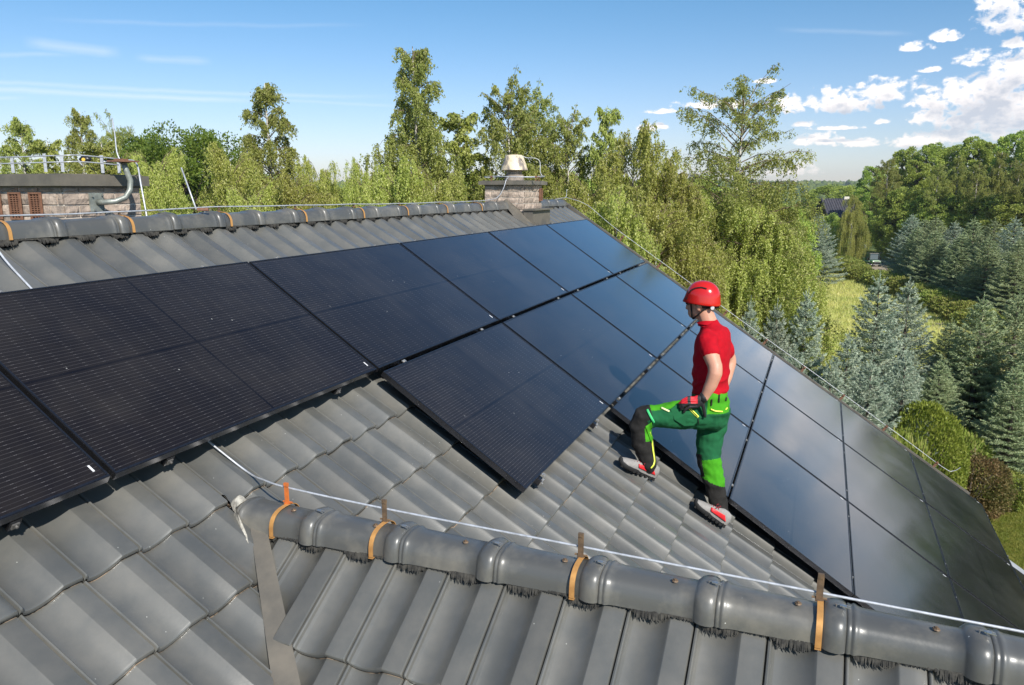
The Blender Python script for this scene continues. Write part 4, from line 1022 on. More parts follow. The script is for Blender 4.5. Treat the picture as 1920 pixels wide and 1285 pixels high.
def spruce(name, seed, H, Rr, lm='spruce', dens=1.0, leaf=.085, whorls=17, top=1.0):
    rs = np.random.RandomState(seed); rr = random.Random(seed); mb = MB()
    mb.tube([(0, 0, 0), (0, 0, H * .5), (0, 0, H * .98)], [H * .022, H * .013, .008], 7)
    cs = []; ds = []
    for k in range(whorls):
        t = ((k + .3) / whorls) ** .88; z = H * (.02 + .94 * t); rad = Rr * ((1 - t) ** .72) * rr.uniform(.88, 1.08) + .05
        nb = max(6, int(13 - 6 * t)); off = rr.uniform(0, 6.28)
        for b in range(nb):
            a = off + 2 * PI * b / nb + rr.uniform(-.18, .18); r_ = rad * rr.uniform(.78, 1.12); zb = z + rr.uniform(-.05, .05) * H / whorls * 2
            up = (-.20 + .80 * t) * rr.uniform(.8, 1.2); o = Vector((math.cos(a), math.sin(a), 0)); s_ = Vector((-o.y, o.x, 0))
            pts = [Vector((0, 0, zb)) + o * (r_ * f) + Vector((0, 0, r_ * (up * f + .24 * f * f * f))) for f in (0, .33, .66, 1)]
            mb.tube(pts, [.012, .01, .007, .003], 4, cap=False)
            ns = int(6 + r_ * 8)
            for q in range(ns):
                f = .15 + .85 * (q + rr.random() * .6) / ns; i = min(2, int(f * 3)); p = pts[i].lerp(pts[i + 1], f * 3 - i)
                sd = 1 if q % 2 else -1; l2 = max(.12, (.42 * r_ * (1.12 - f) + .08)) * rr.uniform(.8, 1.15)
                e = p + (s_ * sd * .80 + o * .75 + Vector((0, 0, rr.uniform(-.05, .16)))) * l2
                nl = int((l2 * 120 + 8) * dens); ff = rs.uniform(0, 1, nl) ** .8
                P = np.array(p)[None] + (np.array(e - p))[None] * ff[:, None] + rs.normal(0, .012, (nl, 3))
                D = np.tile(np.array((e - p).normalized()), (nl, 1)) * 1.0 + rs.normal(0, .35, (nl, 3)) + np.array([0, 0, .25])
                cs.append(P); ds.append(D)
            nl = int(22 * dens); ff = rs.uniform(0, 1, nl); cs.append(np.array(pts[2])[None] + np.array((pts[3] - pts[2]) * 1.1)[None] * ff[:, None]); ds.append(np.tile(np.array(o), (nl, 1)) + np.array([0, 0, .6]))
    for s_ in range(7):
        a = s_ * .9; ln = (.50 if s_ == 0 else rr.uniform(.18, .36)) * top; base = np.array([0, 0, H * .95]); dv = np.array([math.cos(a) * (.70 if s_ else 0), math.sin(a) * (.70 if s_ else 0), 1.0])
        nl = 60; ff = rs.uniform(0, 1, nl); cs.append(base[None] + dv[None] * (ln * ff)[:, None]); ds.append(rs.normal(0, .6, (nl, 3)) + dv[None])
    V, F = leaves(np.concatenate(cs), np.concatenate(ds), leaf, aspect=.20, rs=rs)
    return npmesh(name + '_crown', V, F, LM[lm]), mb.mesh(name + '_trunk', BARKD, smooth=True), H
def bush(name, seed, H, Rr, lm, n=9000, leaf=.07, lobes=1, flat=1.0, rough=.08):
    rs = np.random.RandomState(seed); rr = random.Random(seed); mb = MB()
    for k in range(7): a = k * .9; mb.tube([(0, 0, 0), (math.cos(a) * Rr * .4, math.sin(a) * Rr * .4, H * .5), (math.cos(a) * Rr * .7, math.sin(a) * Rr * .7, H * .8)], [.03, .02, .008], 5)
    d = rs.normal(0, 1, (n, 3)); d /= np.linalg.norm(d, axis=1)[:, None]
    bumpv = np.array([noise.noise(Vector(tuple(q * 2.2 + seed))) * .14 + noise.noise(Vector(tuple(q * 6 + seed))) * rough for q in d])
    rad = (1 + bumpv - np.abs(rs.normal(0, .09, n)))[:, None]
    P = d * rad * np.array([Rr, Rr, H / 2]) + np.array([0, 0, H / 2]); P[:, 2] = np.maximum(P[:, 2], .03)
    V, F = leaves(P, d + rs.normal(0, .5, (n, 3)) + np.array([0, 0, .4]), leaf, aspect=.6, rs=rs)
    return npmesh(name + '_crown', V, F, LM[lm]), mb.mesh(name + '_trunk', BARKD, smooth=True), H

SP = {}
SP['A'] = birch('tall_birch', 11, 14, 2.15, spire, 84, hang=.95, leaf=.066, dens=.85)
SP['A2'] = birch('tall_birch_two', 27, 15, 2.3, spire, 84, hang=1.15, leaf=.066, dens=.85, lean=-.015)
SP['B'] = birch('bushy_birch', 31, 12.5, 2.3, dome, 96, hang=.55, leaf=.068, dens=.85, t0=.10)
SP['C'] = birch('open_birch', 43, 12, 2.75, dome, 92, hang=1.0, leaf=.054, dens=.72, sparse_top=True)
SP['E'] = birch('weeping_birch', 57, 9, 2.3, dome, 76, lm='birchy', hang=1.5, leaf=.054, dens=.92, t0=.10)
SP['T'] = birch('thin_birch', 61, 11, 1.15, dome, 60, hang=.45, leaf=.075, dens=1.0)
SP['D'] = broad('round_broadleaf', 71, 11, 4.6, 'broad', 90000, .115)
SP['M'] = broad('mid_broadleaf', 73, 10, 3.4, 'mid', 42000, .145, zlo=.08)
SP['P'] = broad('upright_broadleaf', 75, 13, 2.3, 'mid', 42000, .14, zlo=.05)
SP['S1'] = spruce('blue_spruce', 81, 6, 1.75, 'spruce', .95)
SP['S2'] = spruce('blue_spruce_two', 83, 6, 1.9, 'spruce', .9, whorls=16)
SP['S3'] = spruce('green_spruce', 85, 6, 1.8, 'spruceg', .9, whorls=18)
SP['G'] = bush('globe_thuja', 91, 2.3, 1.12, 'globe', 24000, .055)
SP['R'] = bush('reddish_shrub', 93, 1.6, .95, 'red', 12000, .055, rough=.16)
SP['K'] = bush('bramble_bush', 95, 1.6, 1.7, 'bramble', 9000, .13, rough=.25)
SP['J'] = spruce('dwarf_pine', 97, 1.8, .8, 'spruceg', .5, whorls=9, top=.4)
SP['L'] = broad('lime_tree', 99, 6, 2.6, 'lime', 12000, .20, zlo=.1)
TOPZ = {}
def plant(kind, name, px, depth, ytop, wscale=None, label='', cat='tree', group=None, rot=None, z_off=0):
    crown, trunk, H = SP[kind]; H = TOPZ.setdefault(kind, float(np.percentile(np.array([v.co.z for v in crown.vertices]), 99.93)))
    g = at(px, 355, depth); gz = ground_z(g.x, g.y)
    P = at(px, ytop, depth); ht = max(.6, P.z - gz)
    s_ = ht / H; ws = s_ if wscale is None else wscale
    root = empty(name, (P.x, P.y, gz - .05 * s_), label=label, cat=cat, group=group)
    root.rotation_euler = (0, 0, rnd.uniform(0, 6.28) if rot is None else rot); root.scale = (ws, ws, s_)
    for nm, me in (('crown', crown), ('trunk', trunk)):
        o = bpy.data.objects.new(nm, me); C.objects.link(o); o.parent = root
    return root
BK = 'birches behind the house'
for a in [
    ('A', 'birch_tree', 32, 32, 223, .95, 'birch at the far left edge, above the left chimney cap'),
    ('A', 'birch_tree', -45, 33, 240, 1.0, 'birch cut off by the left picture edge, behind the long chimney'),
    ('T', 'birch_tree', 88, 30, 262, 1.1, 'short birch filling the dip between the two left-edge birches'),
    ('A', 'birch_tree', 145, 34, 206, .80, 'slim pointed birch rising behind the wire rail of the left chimney'),
    ('C', 'birch_tree', 212, 31, 210, .55, 'thin half-bare birch tip standing just left of the dark round tree'),
    ('T', 'birch_tree', 190, 29, 265, 1.2, 'small birch right of the left chimney lamp'),
    ('E', 'birch_tree', 290, 25, 282, .85, 'yellow-green weeping birch in front of the dark round tree, right of the left chimney'),
    ('E', 'birch_tree', 238, 24, 330, .7, 'low yellow-green birch close behind the right corner of the left chimney'),
    ('E', 'birch_tree', 432, 25, 276, .95, 'yellow-green weeping birch between the dark round tree and the narrow tall birch'),
    ('A', 'birch_tree', 500, 27, 156, .98, 'tall narrow weeping birch, highest tree left of the picture middle'),
    ('E', 'birch_tree', 545, 24, 325, .95, 'bright low birch at the foot of the narrow tall birch, hanging strands'),
    ('E', 'birch_tree', 602, 25, 298, .62, 'arching birch with drooping tip right of the narrow tall birch'),
    ('E', 'birch_tree', 470, 23, 345, .85, 'low bushy birch just above the ridge left of the narrow tall birch'),
    ('E', 'birch_tree', 690, 25, 302, .62, 'small drooping birch at the left foot of the tallest birch'),
    ('A2', 'birch_tree', 765, 25, 92, 1.02, 'tallest birch in the picture with a forked top, weeping sides'),
    ('E', 'birch_tree', 735, 23, 300, .9, 'sunlit yellow-green birch in front of the tallest birch, left of the cowl'),
    ('E', 'birch_tree', 820, 23, 315, .8, 'sunlit low birch between the tallest birch and the chimney cowl'),
    ('T', 'birch_tree', 862, 27, 212, 1.35, 'slender green birch between the tallest birch and the broad one'),
    ('B', 'birch_tree', 950, 26, 150, .98, 'broad bushy birch directly behind the small chimney with the cowl'),
    ('B', 'birch_tree', 1000, 28, 172, .9, 'bushy birch just right of the cowl, joined to the broad one'),
    ('B', 'birch_tree', 1072, 27, 208, .88, 'rounded birch right of the broad bushy birch'),
    ('T', 'birch_tree', 1137, 26, 200, .8, 'birch with a thin isolated tip, right of the rounded birch'),
    ('E', 'birch_tree', 1185, 24, 236, 1.0, 'open weeping birch with arching crown behind the gable end'),
    ('E', 'birch_tree', 1110, 22, 330, .9, 'low sunlit birch just behind the gable end of the ridge'),
    ('E', 'birch_tree', 1262, 24, 302, .95, 'low drooping birch between the gable end and the big open birch'),
    ('C', 'birch_tree', 1388, 26, 126, 1.30, 'big open-crowned birch against the clouds above the man'),
    ('E', 'birch_tree', 1335, 25.5, 350, 1.25, 'drooping yellow birch behind the man, left side of the big open one'),
    ('E', 'birch_tree', 1425, 25, 380, 1.2, 'drooping yellow birch under the big open one, right of the red helmet'),
    ('E', 'birch_tree', 1440, 28, 352, .95, 'outer weeping birch on the right flank of the birch clump, next to the meadow'),
    ('E', 'birch_tree', 1235, 23, 375, 1.05, 'yellow birch close beyond the sloping gable edge, above the helmet to the left'),
    ('E', 'birch_tree', 1160, 20, 355, .85, 'green-gold birch close beyond the upper gable corner'),
    ('E', 'birch_tree', 1466, 27, 490, .5, 'lowest birch of the clump, spreading beside the dry grass')]:
    kind, nm, px, dp, yt, ws, lab = a; plant(kind, nm, px, dp, yt, ws, lab, 'birch', BK)
plant('D', 'round_tree', 345, 40, 236, .98, 'dark green round broadleaf tree between the left chimney and the birches', 'tree')
plant('D', 'round_tree', 268, 42, 250, .6, 'smaller dark round tree adjoining the left of the big dark one', 'tree')
for px, dp, yt, where in [(-60, 60, 318, 'just outside the left edge'), (20, 62, 322, 'at the left edge behind the chimney rail'), (110, 58, 325, 'behind the slim pointed birch'), (200, 60, 322, 'left of the dark round tree'), (420, 62, 325, 'right of the dark round tree'),
        (500, 64, 330, 'behind the narrow tall birch'), (590, 60, 340, 'behind the arching birch'), (650, 70, 344, 'in the open gap left of the tallest birch'), (720, 62, 335, 'behind the left skirt of the tallest birch'), (800, 60, 330, 'between the tallest birch and the cowl'), (900, 60, 325, 'behind the left edge of the small chimney'),
        (990, 64, 320, 'behind the cowl'), (1080, 60, 322, 'behind the gable end'), (1170, 62, 325, 'behind the open weeping birch'), (1250, 66, 328, 'left of the big open birch'), (1300, 58, 330, 'behind the left half of the big open birch')]:
    plant('M', 'background_tree', px, dp, yt, 1.15, 'green tree of the far low line, ' + where, 'tree', 'low tree line behind the birches')
# right side woods
FW = 'tall trees of the wood at right'
for a in [('P', 1640, 146, 312, 1.1, 'small pointed tree at the left end of the wood, beside the hills'), ('M', 1605, 162, 345, 1.1, 'low rounded tree left of the wood, under the hills'),
          ('B', 1668, 116, 296, .95, 'grey-green birch at the left front of the wood'), ('P', 1700, 124, 276, 1.0, 'narrow tree behind the grey-green birch of the wood'),
          ('P', 1722, 117, 300, .95, 'leafy tree just right of the grey-green birch'), ('P', 1748, 120, 268, 1.0, 'dark pointed tree of the wood, left of its middle'),
          ('B', 1760, 108, 306, .9, 'light green birch in the front of the wood, middle left'), ('P', 1785, 121, 272, 1.0, 'tree of the wood under the low cloud, centre'),
          ('A', 1800, 109, 292, 1.0, 'drooping green birch in the centre of the wood front'), ('P', 1828, 116, 256, 1.0, 'high tree of the wood with spiky top'),
          ('B', 1838, 103, 305, .95, 'mid-green bushy tree in the wood front, right of centre'), ('P', 1856, 115, 266, .9, 'second spiky tree of the wood, right of the high one'),
          ('A', 1878, 104, 284, 1.0, 'drooping birch in the right part of the wood'), ('P', 1903, 109, 246, 1.0, 'highest dark tree of the wood at the right edge'),
          ('B', 1915, 97, 300, .95, 'bushy tree in the wood front at the right edge'), ('P', 1945, 104, 250, 1.0, 'tree of the wood cut by the right picture edge'),
          ('M', 1700, 114, 352, 1.0, 'low dark tree under the left of the wood'), ('M', 1755, 110, 360, 1.0, 'low dark tree under the middle of the wood'), ('M', 1812, 106, 362, 1.0, 'low dark tree under the wood, right of its middle'),
          ('M', 1870, 102, 366, 1.0, 'low dark tree under the right of the wood'), ('M', 1925, 97, 360, 1.0, 'low dark tree at the right edge below the wood'), ('M', 1650, 160, 362, .9, 'low tree at the foot of the grey-green birch')] + [(k_, p_, d_, y_, 1.15, 'tree of the wood outside the right edge of the picture, mirrored darkly in the panels') for k_, p_, d_, y_ in (('P', 2010, 94, 272), ('B', 2075, 90, 300), ('P', 2140, 86, 290), ('M', 2200, 80, 318), ('P', 2270, 74, 306), ('D', 2350, 66, 330), ('P', 2440, 60, 302), ('D', 2550, 54, 326), ('P', 2680, 50, 290), ('D', 2820, 44, 312), ('D', 3050, 38, 290))]:
    plant(a[0], 'wood_tree', a[1], a[2], a[3], a[4] * 1.25, a[5], 'tree', FW)
plant('M', 'dark_tree', 1556, 180, 346, 1.9, 'wide dark green tree above the dark metal roof', 'tree')
plant('E', 'willow_tree', 1603, 103, 366, .95, 'yellow-green upright tree right of the dark metal roof', 'tree')
plant('M', 'dark_tree', 1556, 108, 400, .7, 'dull green tree in front of the metal roof, behind the layered spruce', 'tree')
plant('M', 'dark_tree', 1632, 170, 418, 1.0, 'dark tree between the willow and the lime-coloured bush', 'tree')
plant('L', 'lime_bush', 1672, 160, 388, 1.75, 'bright lime-yellow bushy tree at the head of the driveway', 'tree')
plant('S2', 'layered_spruce', 1536, 88, 402, 1.75, 'blue-grey spruce with flat tiers at the far edge of the meadow', 'spruce')
plant('M', 'dark_tree', 1478, 60, 385, .7, 'green tree hidden behind the right flank of the birches', 'tree')
HG = 'spruce row on the far side of the drive'
for i, (px, dp, yt, ws) in enumerate([(1712, 97, 403, 1.9), (1736, 92, 412, 1.9), (1756, 85, 408, 2.0), (1792, 80, 418, 1.9), (1828, 75, 412, 1.9), (1866, 70, 414, 1.8), (1905, 65, 410, 1.75), (1948, 60, 416, 1.7), (1722, 89, 425, 1.5), (1756, 79, 432, 1.75), (1806, 72, 440, 1.7), (1856, 65, 446, 1.6), (1912, 59, 452, 1.5)]):
    k_ = 'S1' if i in (0, 3, 6) else 'S3'; od = ['first', 'second', 'third', 'fourth', 'fifth', 'sixth', 'seventh', 'eighth'][i if i < 8 else i - 8]
    plant(k_, 'hedge_spruce', px, dp, yt, ws, 'spruce beyond the drive, %s from the left in the %s row' % (od, 'back' if i < 8 else 'front'), 'spruce', HG)
NS = 'blue spruces in the garden below the gable edge'
for (k, px, dp, yt, ws, lab) in [
    ('S1', 1650, 25, 520, 1.12, 'largest silver-blue spruce, in the centre right of the garden'), ('S2', 1706, 27.5, 530, 1.0, 'narrow-topped silver spruce leaning on the largest one from the right'),
    ('S1', 1516, 23, 548, .84, 'silver-blue spruce left of the largest one, sunlit top'), ('S2', 1458, 23, 572, .70, 'small blue spruce beside the birch clump, right of the helmet'),
    ('S1', 1408, 22, 566, .62, 'small pale spruce nearest the helmet, just over the gable edge'), ('S2', 1592, 22, 632, .75, 'blue spruce filling the gap between the two big silver ones'),
    ('S3', 1845, 26, 560, 1.12, 'large green spruce at right, above the clipped globe bush'), ('S3', 1912, 26, 552, 1.1, 'green spruce cut by the right picture edge'),
    ('S3', 1785, 28, 604, .95, 'green spruce half hidden between the silver and the large green one'), ('S2', 1490, 19, 660, .75, 'low blue spruce just beyond the gable edge wire'),
    ('S1', 1560, 19, 680, .8, 'lower blue spruce beyond the gable edge, below the silver pair'), ('S2', 1635, 20, 680, .82, 'spreading blue spruce below the largest one'),
    ('S1', 1700, 21, 660, .8, 'blue spruce skirt right of the spreading one'), ('S3', 1765, 25, 676, .8, 'dark green spruce behind the globe bush'),
    ('S3', 1908, 23, 690, .85, 'shaded green spruce low at the right edge'), ('S3', 1968, 24, 590, 1.1, 'shaded spruce just outside the right edge'), ('S3', 1858, 28, 690, 1.0, 'dark spruce in shade above the dwarf pine')]:
    plant(k, 'blue_spruce' if k != 'S3' else 'green_spruce', px, dp, yt, ws * .9, lab, 'spruce', NS)
plant('G', 'globe_shrub', 1742, 20.5, 746, .95, 'clipped bright green globe-shaped shrub above the gable edge', 'shrub')
plant('R', 'reddish_shrub', 1826, 21.5, 848, None, 'rounded shrub with reddish-brown leaf tips at the lawn edge', 'shrub')
plant('J', 'dwarf_pine', 1862, 24.5, 792, 1.0, 'small upright pine between the globe bush and the dark hedge', 'shrub')
plant('K', 'green_shrub', 1800, 23.5, 800, .55, 'small yellowish shrub behind the clipped globe', 'shrub')
plant('K', 'green_shrub', 1880, 22.5, 880, .6, 'dark low shrub right of the reddish one', 'shrub')
plant('K', 'green_shrub', 1690, 19.5, 800, .55, 'low green shrub wedged below the globe on the gable side', 'shrub')
BB = 'bushes between the dry meadow and the drive'
ordb = ['far end of the belt, touching the layered spruce', 'second from the far end of the belt', 'third from the far end, left of the parked vehicle', 'directly in front of the parked vehicle', 'just right of the parked vehicle', 'middle of the belt', 'right of the middle of the belt', 'behind the tip of the largest silver spruce', 'right of the largest silver spruce tip', 'third from the near end of the belt', 'second from the near end of the belt', 'near end of the belt by the green spruces', 'left edge of the dry meadow beside the birches']
for i, (px, dp, yt, ws) in enumerate([(1586, 103, 477, 1.1), (1600, 97, 484, 1.1), (1614, 92, 494, 1.0), (1650, 88, 505, 1.1), (1680, 83, 511, 1.1), (1706, 78, 520, 1.05), (1732, 73, 530, 1.05), (1690, 80, 516, 1.0), (1760, 68, 540, 1.0), (1785, 64, 551, 1.0), (1812, 60, 562, .95), (1838, 56, 574, .95), (1512, 92, 486, 1.2)]):
    plant('K', 'bramble_bush', px, dp, yt, ws, 'leafy bush beside the drive, ' + ordb[i] if i < 12 else 'leafy bush at the ' + ordb[i], 'bush', BB)

# grass tufts
def tufts(name, label_mat, pts, h, wd, per, seed, kind='stuff'):
    rs = np.random.RandomState(seed); n = len(pts) * per
    c_ = np.repeat(np.array(pts), per, 0) + np.concatenate([rs.normal(0, .12, (n, 2)), np.zeros((n, 1))], 1)
    d = rs.normal(0, .35, (n, 3)); d[:, 2] = 1; hh = (h * rs.uniform(.5, 1.2, n))[:, None]
    s_ = rs.normal(0, 1, (n, 3)); s_[:, 2] = 0; s_ /= np.linalg.norm(s_, axis=1)[:, None]
    V = np.stack([c_ - s_ * wd, c_ + s_ * wd, c_ + d * hh], 1).reshape(-1, 3); F = np.arange(n * 3).reshape(n, 3)
    link(name, npmesh(name, V, F, label_mat), kind=kind)
rs = np.random.RandomState(5); pts = []
for _ in range(9000):
    px = rs.uniform(1500, 1860); dp = rs.uniform(30, 95); g = at(px, 355, dp); pts.append((g.x, g.y, ground_z(g.x, g.y) - .02))
tufts('meadow_grass', LM['straw'], pts, .42, .035, 9, 6)
pts = []
for _ in range(12000):
    px = rs.uniform(1780, 2100); dp = rs.uniform(14, 27); g = at(px, 355, dp); pts.append((g.x, g.y, ground_z(g.x, g.y) - .01))
tufts('lawn_grass', LM['lawn'], pts, .07, .008, 6, 7)

# distant woods on the hills: thousands of crowns as one mass
rs = np.random.RandomState(9)
bm = bmesh.new(); bmesh.ops.create_icosphere(bm, subdivisions=1, radius=1); iv = np.array([v.co[:] for v in bm.verts]); fi = np.array([[v.index for v in f.verts] for f in bm.faces]); bm.free()
VV = []; FF = []; b = 0
for _ in range(9000):
    a = R(rs.uniform(fa - 42, fa + 42)); D = math.exp(rs.uniform(math.log(170), math.log(2400)))
    x = CAM.x + D * math.cos(a); y = CAM.y + D * math.sin(a)
    if noise.noise(Vector((x * .006, y * .006, 3))) < -.22: continue
    s_ = rs.uniform(2.2, 4.2) * (1 + D / 2200); zz = ground_z(x, y) + s_ * .35
    if D < 500: s_ = rs.uniform(2.5, 4.2); zz = ground_z(x, y) + s_ * .5
    q = iv * (1 + rs.uniform(-.25, .25, (len(iv), 1))) * np.array([s_, s_, s_ * rs.uniform(.8, 1.2)]) + np.array([x, y, zz]); VV.append(q); FF.append(fi + b); b += len(iv)
link('distant_woods', npmesh('distant_woods', np.concatenate(VV), np.concatenate(FF), LM['wood'], smooth=False), kind='stuff')

# ------------------------------------------------------------------ drive, dark roofed house, vehicle, fence banner, playhouse
def gp(px, dp, dz=0):
    g = at(px, 355, dp); return Vector((g.x, g.y, ground_z(g.x, g.y) + dz))
pm = MB(); prev = None
for (px, dp, w_) in [(1720, 150, 3), (1690, 136, 3.4), (1665, 124, 4.0), (1652, 112, 3.6), (1660, 100, 3), (1700, 80, 3), (1735, 72, 3), (1790, 60, 3), (1860, 50, 3), (1960, 42, 3)]:
    c_ = gp(px, dp, .03); lft = c_ - RIGHT * w_ / 2; rgt = c_ + RIGHT * w_ / 2
    lft.z = ground_z(lft.x, lft.y) + .04; rgt.z = ground_z(rgt.x, rgt.y) + .04
    if prev: pm.add([prev[0], prev[1], rgt, lft], [(0, 1, 2, 3)])
    prev = (lft, rgt)
pm.build('drive', mat('sandy_drive', (.36, .29, .21), .95, col2=(.26, .22, .16), scale=1.2, bump=.3), kind='structure')
hr = gp(1570, 140)
hs = empty('far_house', hr, label='house with a dark ribbed metal roof showing between the trees under the hills', cat='house')
hu = Vector((0, 0, 1)); ax = Vector((RIGHT.x, RIGHT.y, 0)).normalized(); ay = Vector((FWD.x, FWD.y, 0)).normalized()
ihs = Matrix.Translation(-hr)
b1 = MB(); b1.box(hr + hu * 2.7, (5.2, 6, 5.4), (ax, ay, hu)); loc_build(b1, 'wall', mat('far_wall', (.55, .50, .42), .9), hs, ihs)
b1 = MB(); e0 = hr + hu * 6.0; r0_ = hr + hu * 9.3
quad(b1, [e0 - ax * 2.9 - ay * 4, e0 + ax * 2.9 - ay * 4, r0_ + ax * 2.9, r0_ - ax * 2.9]); quad(b1, [e0 - ax * 2.9 + ay * 4, r0_ - ax * 2.9, r0_ + ax * 2.9, e0 + ax * 2.9 + ay * 4])
rfm = mat('dark_metal_roof', (.045, .045, .055), .5, col2=(.07, .065, .075), scale=2)
rf = loc_build(b1, 'roof', rfm, hs, ihs)
for i in range(14):
    x_ = -2.8 + i * .444; b1 = MB(); a0 = e0 + ax * x_ - ay * 4; a1 = r0_ + ax * x_; d_ = (a1 - a0).normalized(); b1.box((a0 + a1) / 2 + hu * .05, (.09, (a1 - a0).length, .09), (ax, d_, ax.cross(d_)))
    o = b1.build('seam', rfm, rf)
b1 = MB(); b1.box(r0_ + ax * 1.8 + hu * .1, (.9, .4, .5), (ax, ay, hu)); loc_build(b1, 'roof_vent', MT['render'], hs, ihs)
# green utility vehicle facing us
vp = gp(1648, 110, 0); vs_ = empty('utility_vehicle', vp, label='small dark green utility vehicle with windscreen parked facing the house on the drive', cat='vehicle')
iv_ = Matrix.Translation(-vp); gr = mat('green_paint', (.045, .16, .045), .35); 
def vb(nm, m_, *boxes, bev=.05):
    b1 = MB()
    for c_, s_ in boxes: b1.box(vp + ax * c_[0] + ay * c_[1] + hu * c_[2], s_, (ax, ay, hu))
    o = loc_build(b1, nm, m_, vs_, iv_)
    if bev: md = o.modifiers.new('b', 'BEVEL'); md.width = bev; md.segments = 2
    return o
VS = 1.0
vb('body', gr, ((0, -.9, .85), (1.35, .95, .42)), ((0, .6, .75), (1.4, 1.6, .35)), bev=.1)
vb('grille', MT['black'], ((0, -1.42, .72), (1.0, .08, .30)), ((0, -1.45, .45), (1.1, .12, .14)))
vb('cargo_bed', gr, ((0, 1.3, 1.05), (1.4, 1.0, .35)))
vb('roof', MT['black'], ((0, .25, 1.98), (1.35, 1.3, .07)))
for sx in (-.62, .62): vb('roof_post', MT['black'], ((sx, -.38, 1.5), (.06, .06, .95)), bev=0); vb('roof_post', MT['black'], ((sx, .85, 1.5), (.06, .06, .95)), bev=0)
gl_ = mat('windscreen', (.10, .13, .16), .08, spec=.8); vb('windscreen', gl_, ((0, -.40, 1.48), (1.18, .02, .75)), bev=0)
vb('seat', MT['black'], ((0, .35, 1.1), (1.2, .5, .5)))
for sx in (-.5, .5): vb('headlight', mat('lamp_glass', (.7, .7, .68), .2), ((sx, -1.40, .90), (.2, .05, .12)), bev=.02)
for sx in (-.68, .68):
    for sy in (-.95, .95):
        b1 = MB(); c_ = vp + ax * sx + ay * sy + hu * .33; b1.tube([c_ - ax * .14, c_ - ax * .10, c_ + ax * .10, c_ + ax * .14], [.26, .33, .33, .26], 16); wh = loc_build(b1, 'wheel', MT['black'], vs_, iv_, auto=40)
        b1 = MB(); b1.tube([c_ - ax * .15, c_ + ax * .15], .15, 10); ho = b1.build('hub', MT['alu'], wh)
# fence with a banner
fp_ = gp(1618, 138); fnc = empty('garden_fence', fp_, label='low dark green mesh fence with thin rails in front of the far lawn', cat='fence'); ifn = Matrix.Translation(-fp_)
fm_ = mat('green_fence', (.03, .09, .05), .6)
for k in range(6):
    b1 = MB(); b1.box(fp_ + ax * (-4 + k * 1.9) + hu * .65, (.07, .07, 1.3), (ax, ay, hu)); loc_build(b1, 'post', fm_, fnc, ifn)
for zz in (.2, .75, 1.28):
    b1 = MB(); b1.box(fp_ + ax * .75 + hu * zz, (9.6, .04, .05), (ax, ay, hu)); loc_build(b1, 'rail', fm_, fnc, ifn)
b1 = MB()
for k in range(60): b1.box(fp_ + ax * (-4 + k * .16) + hu * .7, (.02, .02, 1.15), (ax, ay, hu))
loc_build(b1, 'mesh_infill', fm_, fnc, ifn, kind='stuff')
bp = fp_ + ax * .7 - ay * .08 + hu * .75; bn = empty('banner', bp, label='small white banner hung on the green mesh fence', cat='sign'); ibn = Matrix.Translation(-bp)
b1 = MB(); b1.box(bp, (1.9, .03, .72), (ax, ay, hu)); loc_build(b1, 'sheet', mat('white_sheet', (.75, .77, .76), .7), bn, ibn)
b1 = MB(); b1.box(bp - ax * 1.35, (.34, .03, .4), (ax, ay, hu)); loc_build(b1, 'tag', mat('white_sheet_two', (.75, .77, .76), .7), bn, ibn)
# wooden playhouse / stack of pale boards
wp = gp(1648, 152); ws_ = empty('wooden_hut', wp, label='small bright orange-tan wooden hut beside the lime bush', cat='hut'); iw = Matrix.Translation(-wp)
wd_ = mat('fresh_timber', (.62, .34, .15), .7, col2=(.5, .26, .11), scale=3)
b1 = MB(); b1.box(wp + hu * .1, (2.4, 2, .2), (ax, ay, hu)); loc_build(b1, 'floor', wd_, ws_, iw)
for k in range(9):
    b1 = MB(); b1.box(wp - ax * .3 - ay * 1 + hu * (.35 + .2 * k), (1.7, .05, .17), (ax, ay, hu)); loc_build(b1, 'plank', wd_, ws_, iw)
for sx in (-1.1, 1.1): b1 = MB(); b1.box(wp + ax * sx + hu * 1.3, (.14, .14, 2.6), (ax, ay, hu)); loc_build(b1, 'post', wd_, ws_, iw)
b1 = MB(); b1.add([wp - ax * 1.4 - ay * 1.1 + hu * 2.5, wp + ax * 1.4 - ay * 1.1 + hu * 2.5, wp - ay * 1.1 + hu * 3.3, wp - ax * 1.4 + ay * 1.1 + hu * 2.5, wp + ax * 1.4 + ay * 1.1 + hu * 2.5, wp + ay * 1.1 + hu * 3.3], [(0, 1, 2), (3, 5, 4), (0, 2, 5, 3), (1, 4, 5, 2)]); loc_build(b1, 'roof', wd_, ws_, iw)
# far lattice pylon on the hill
py_ = gp(1480, 900); pyl = empty('pylon', py_, label='faint lattice power pylon below the distant hills', cat='pylon'); ip = Matrix.Translation(-py_)
b1 = MB()
for sx in (-1, 1): b1.tube([py_ + ax * 3 * sx, py_ + ax * .6 * sx + hu * 26], .12, 4)
for zz, w2 in ((16, 8), (21, 6)): b1.box(py_ + hu * zz, (w2, .4, .4), (ax, ay, hu))
for k in range(6): b1.tube([py_ + ax * (3 - .4 * k) + hu * 4 * k, py_ - ax * (3 - .4 * (k + 1)) + hu * 4 * (k + 1)], .14, 4)
loc_build(b1, 'mast', mat('grey_steel', (.22, .27, .26), .6), pyl, ip)

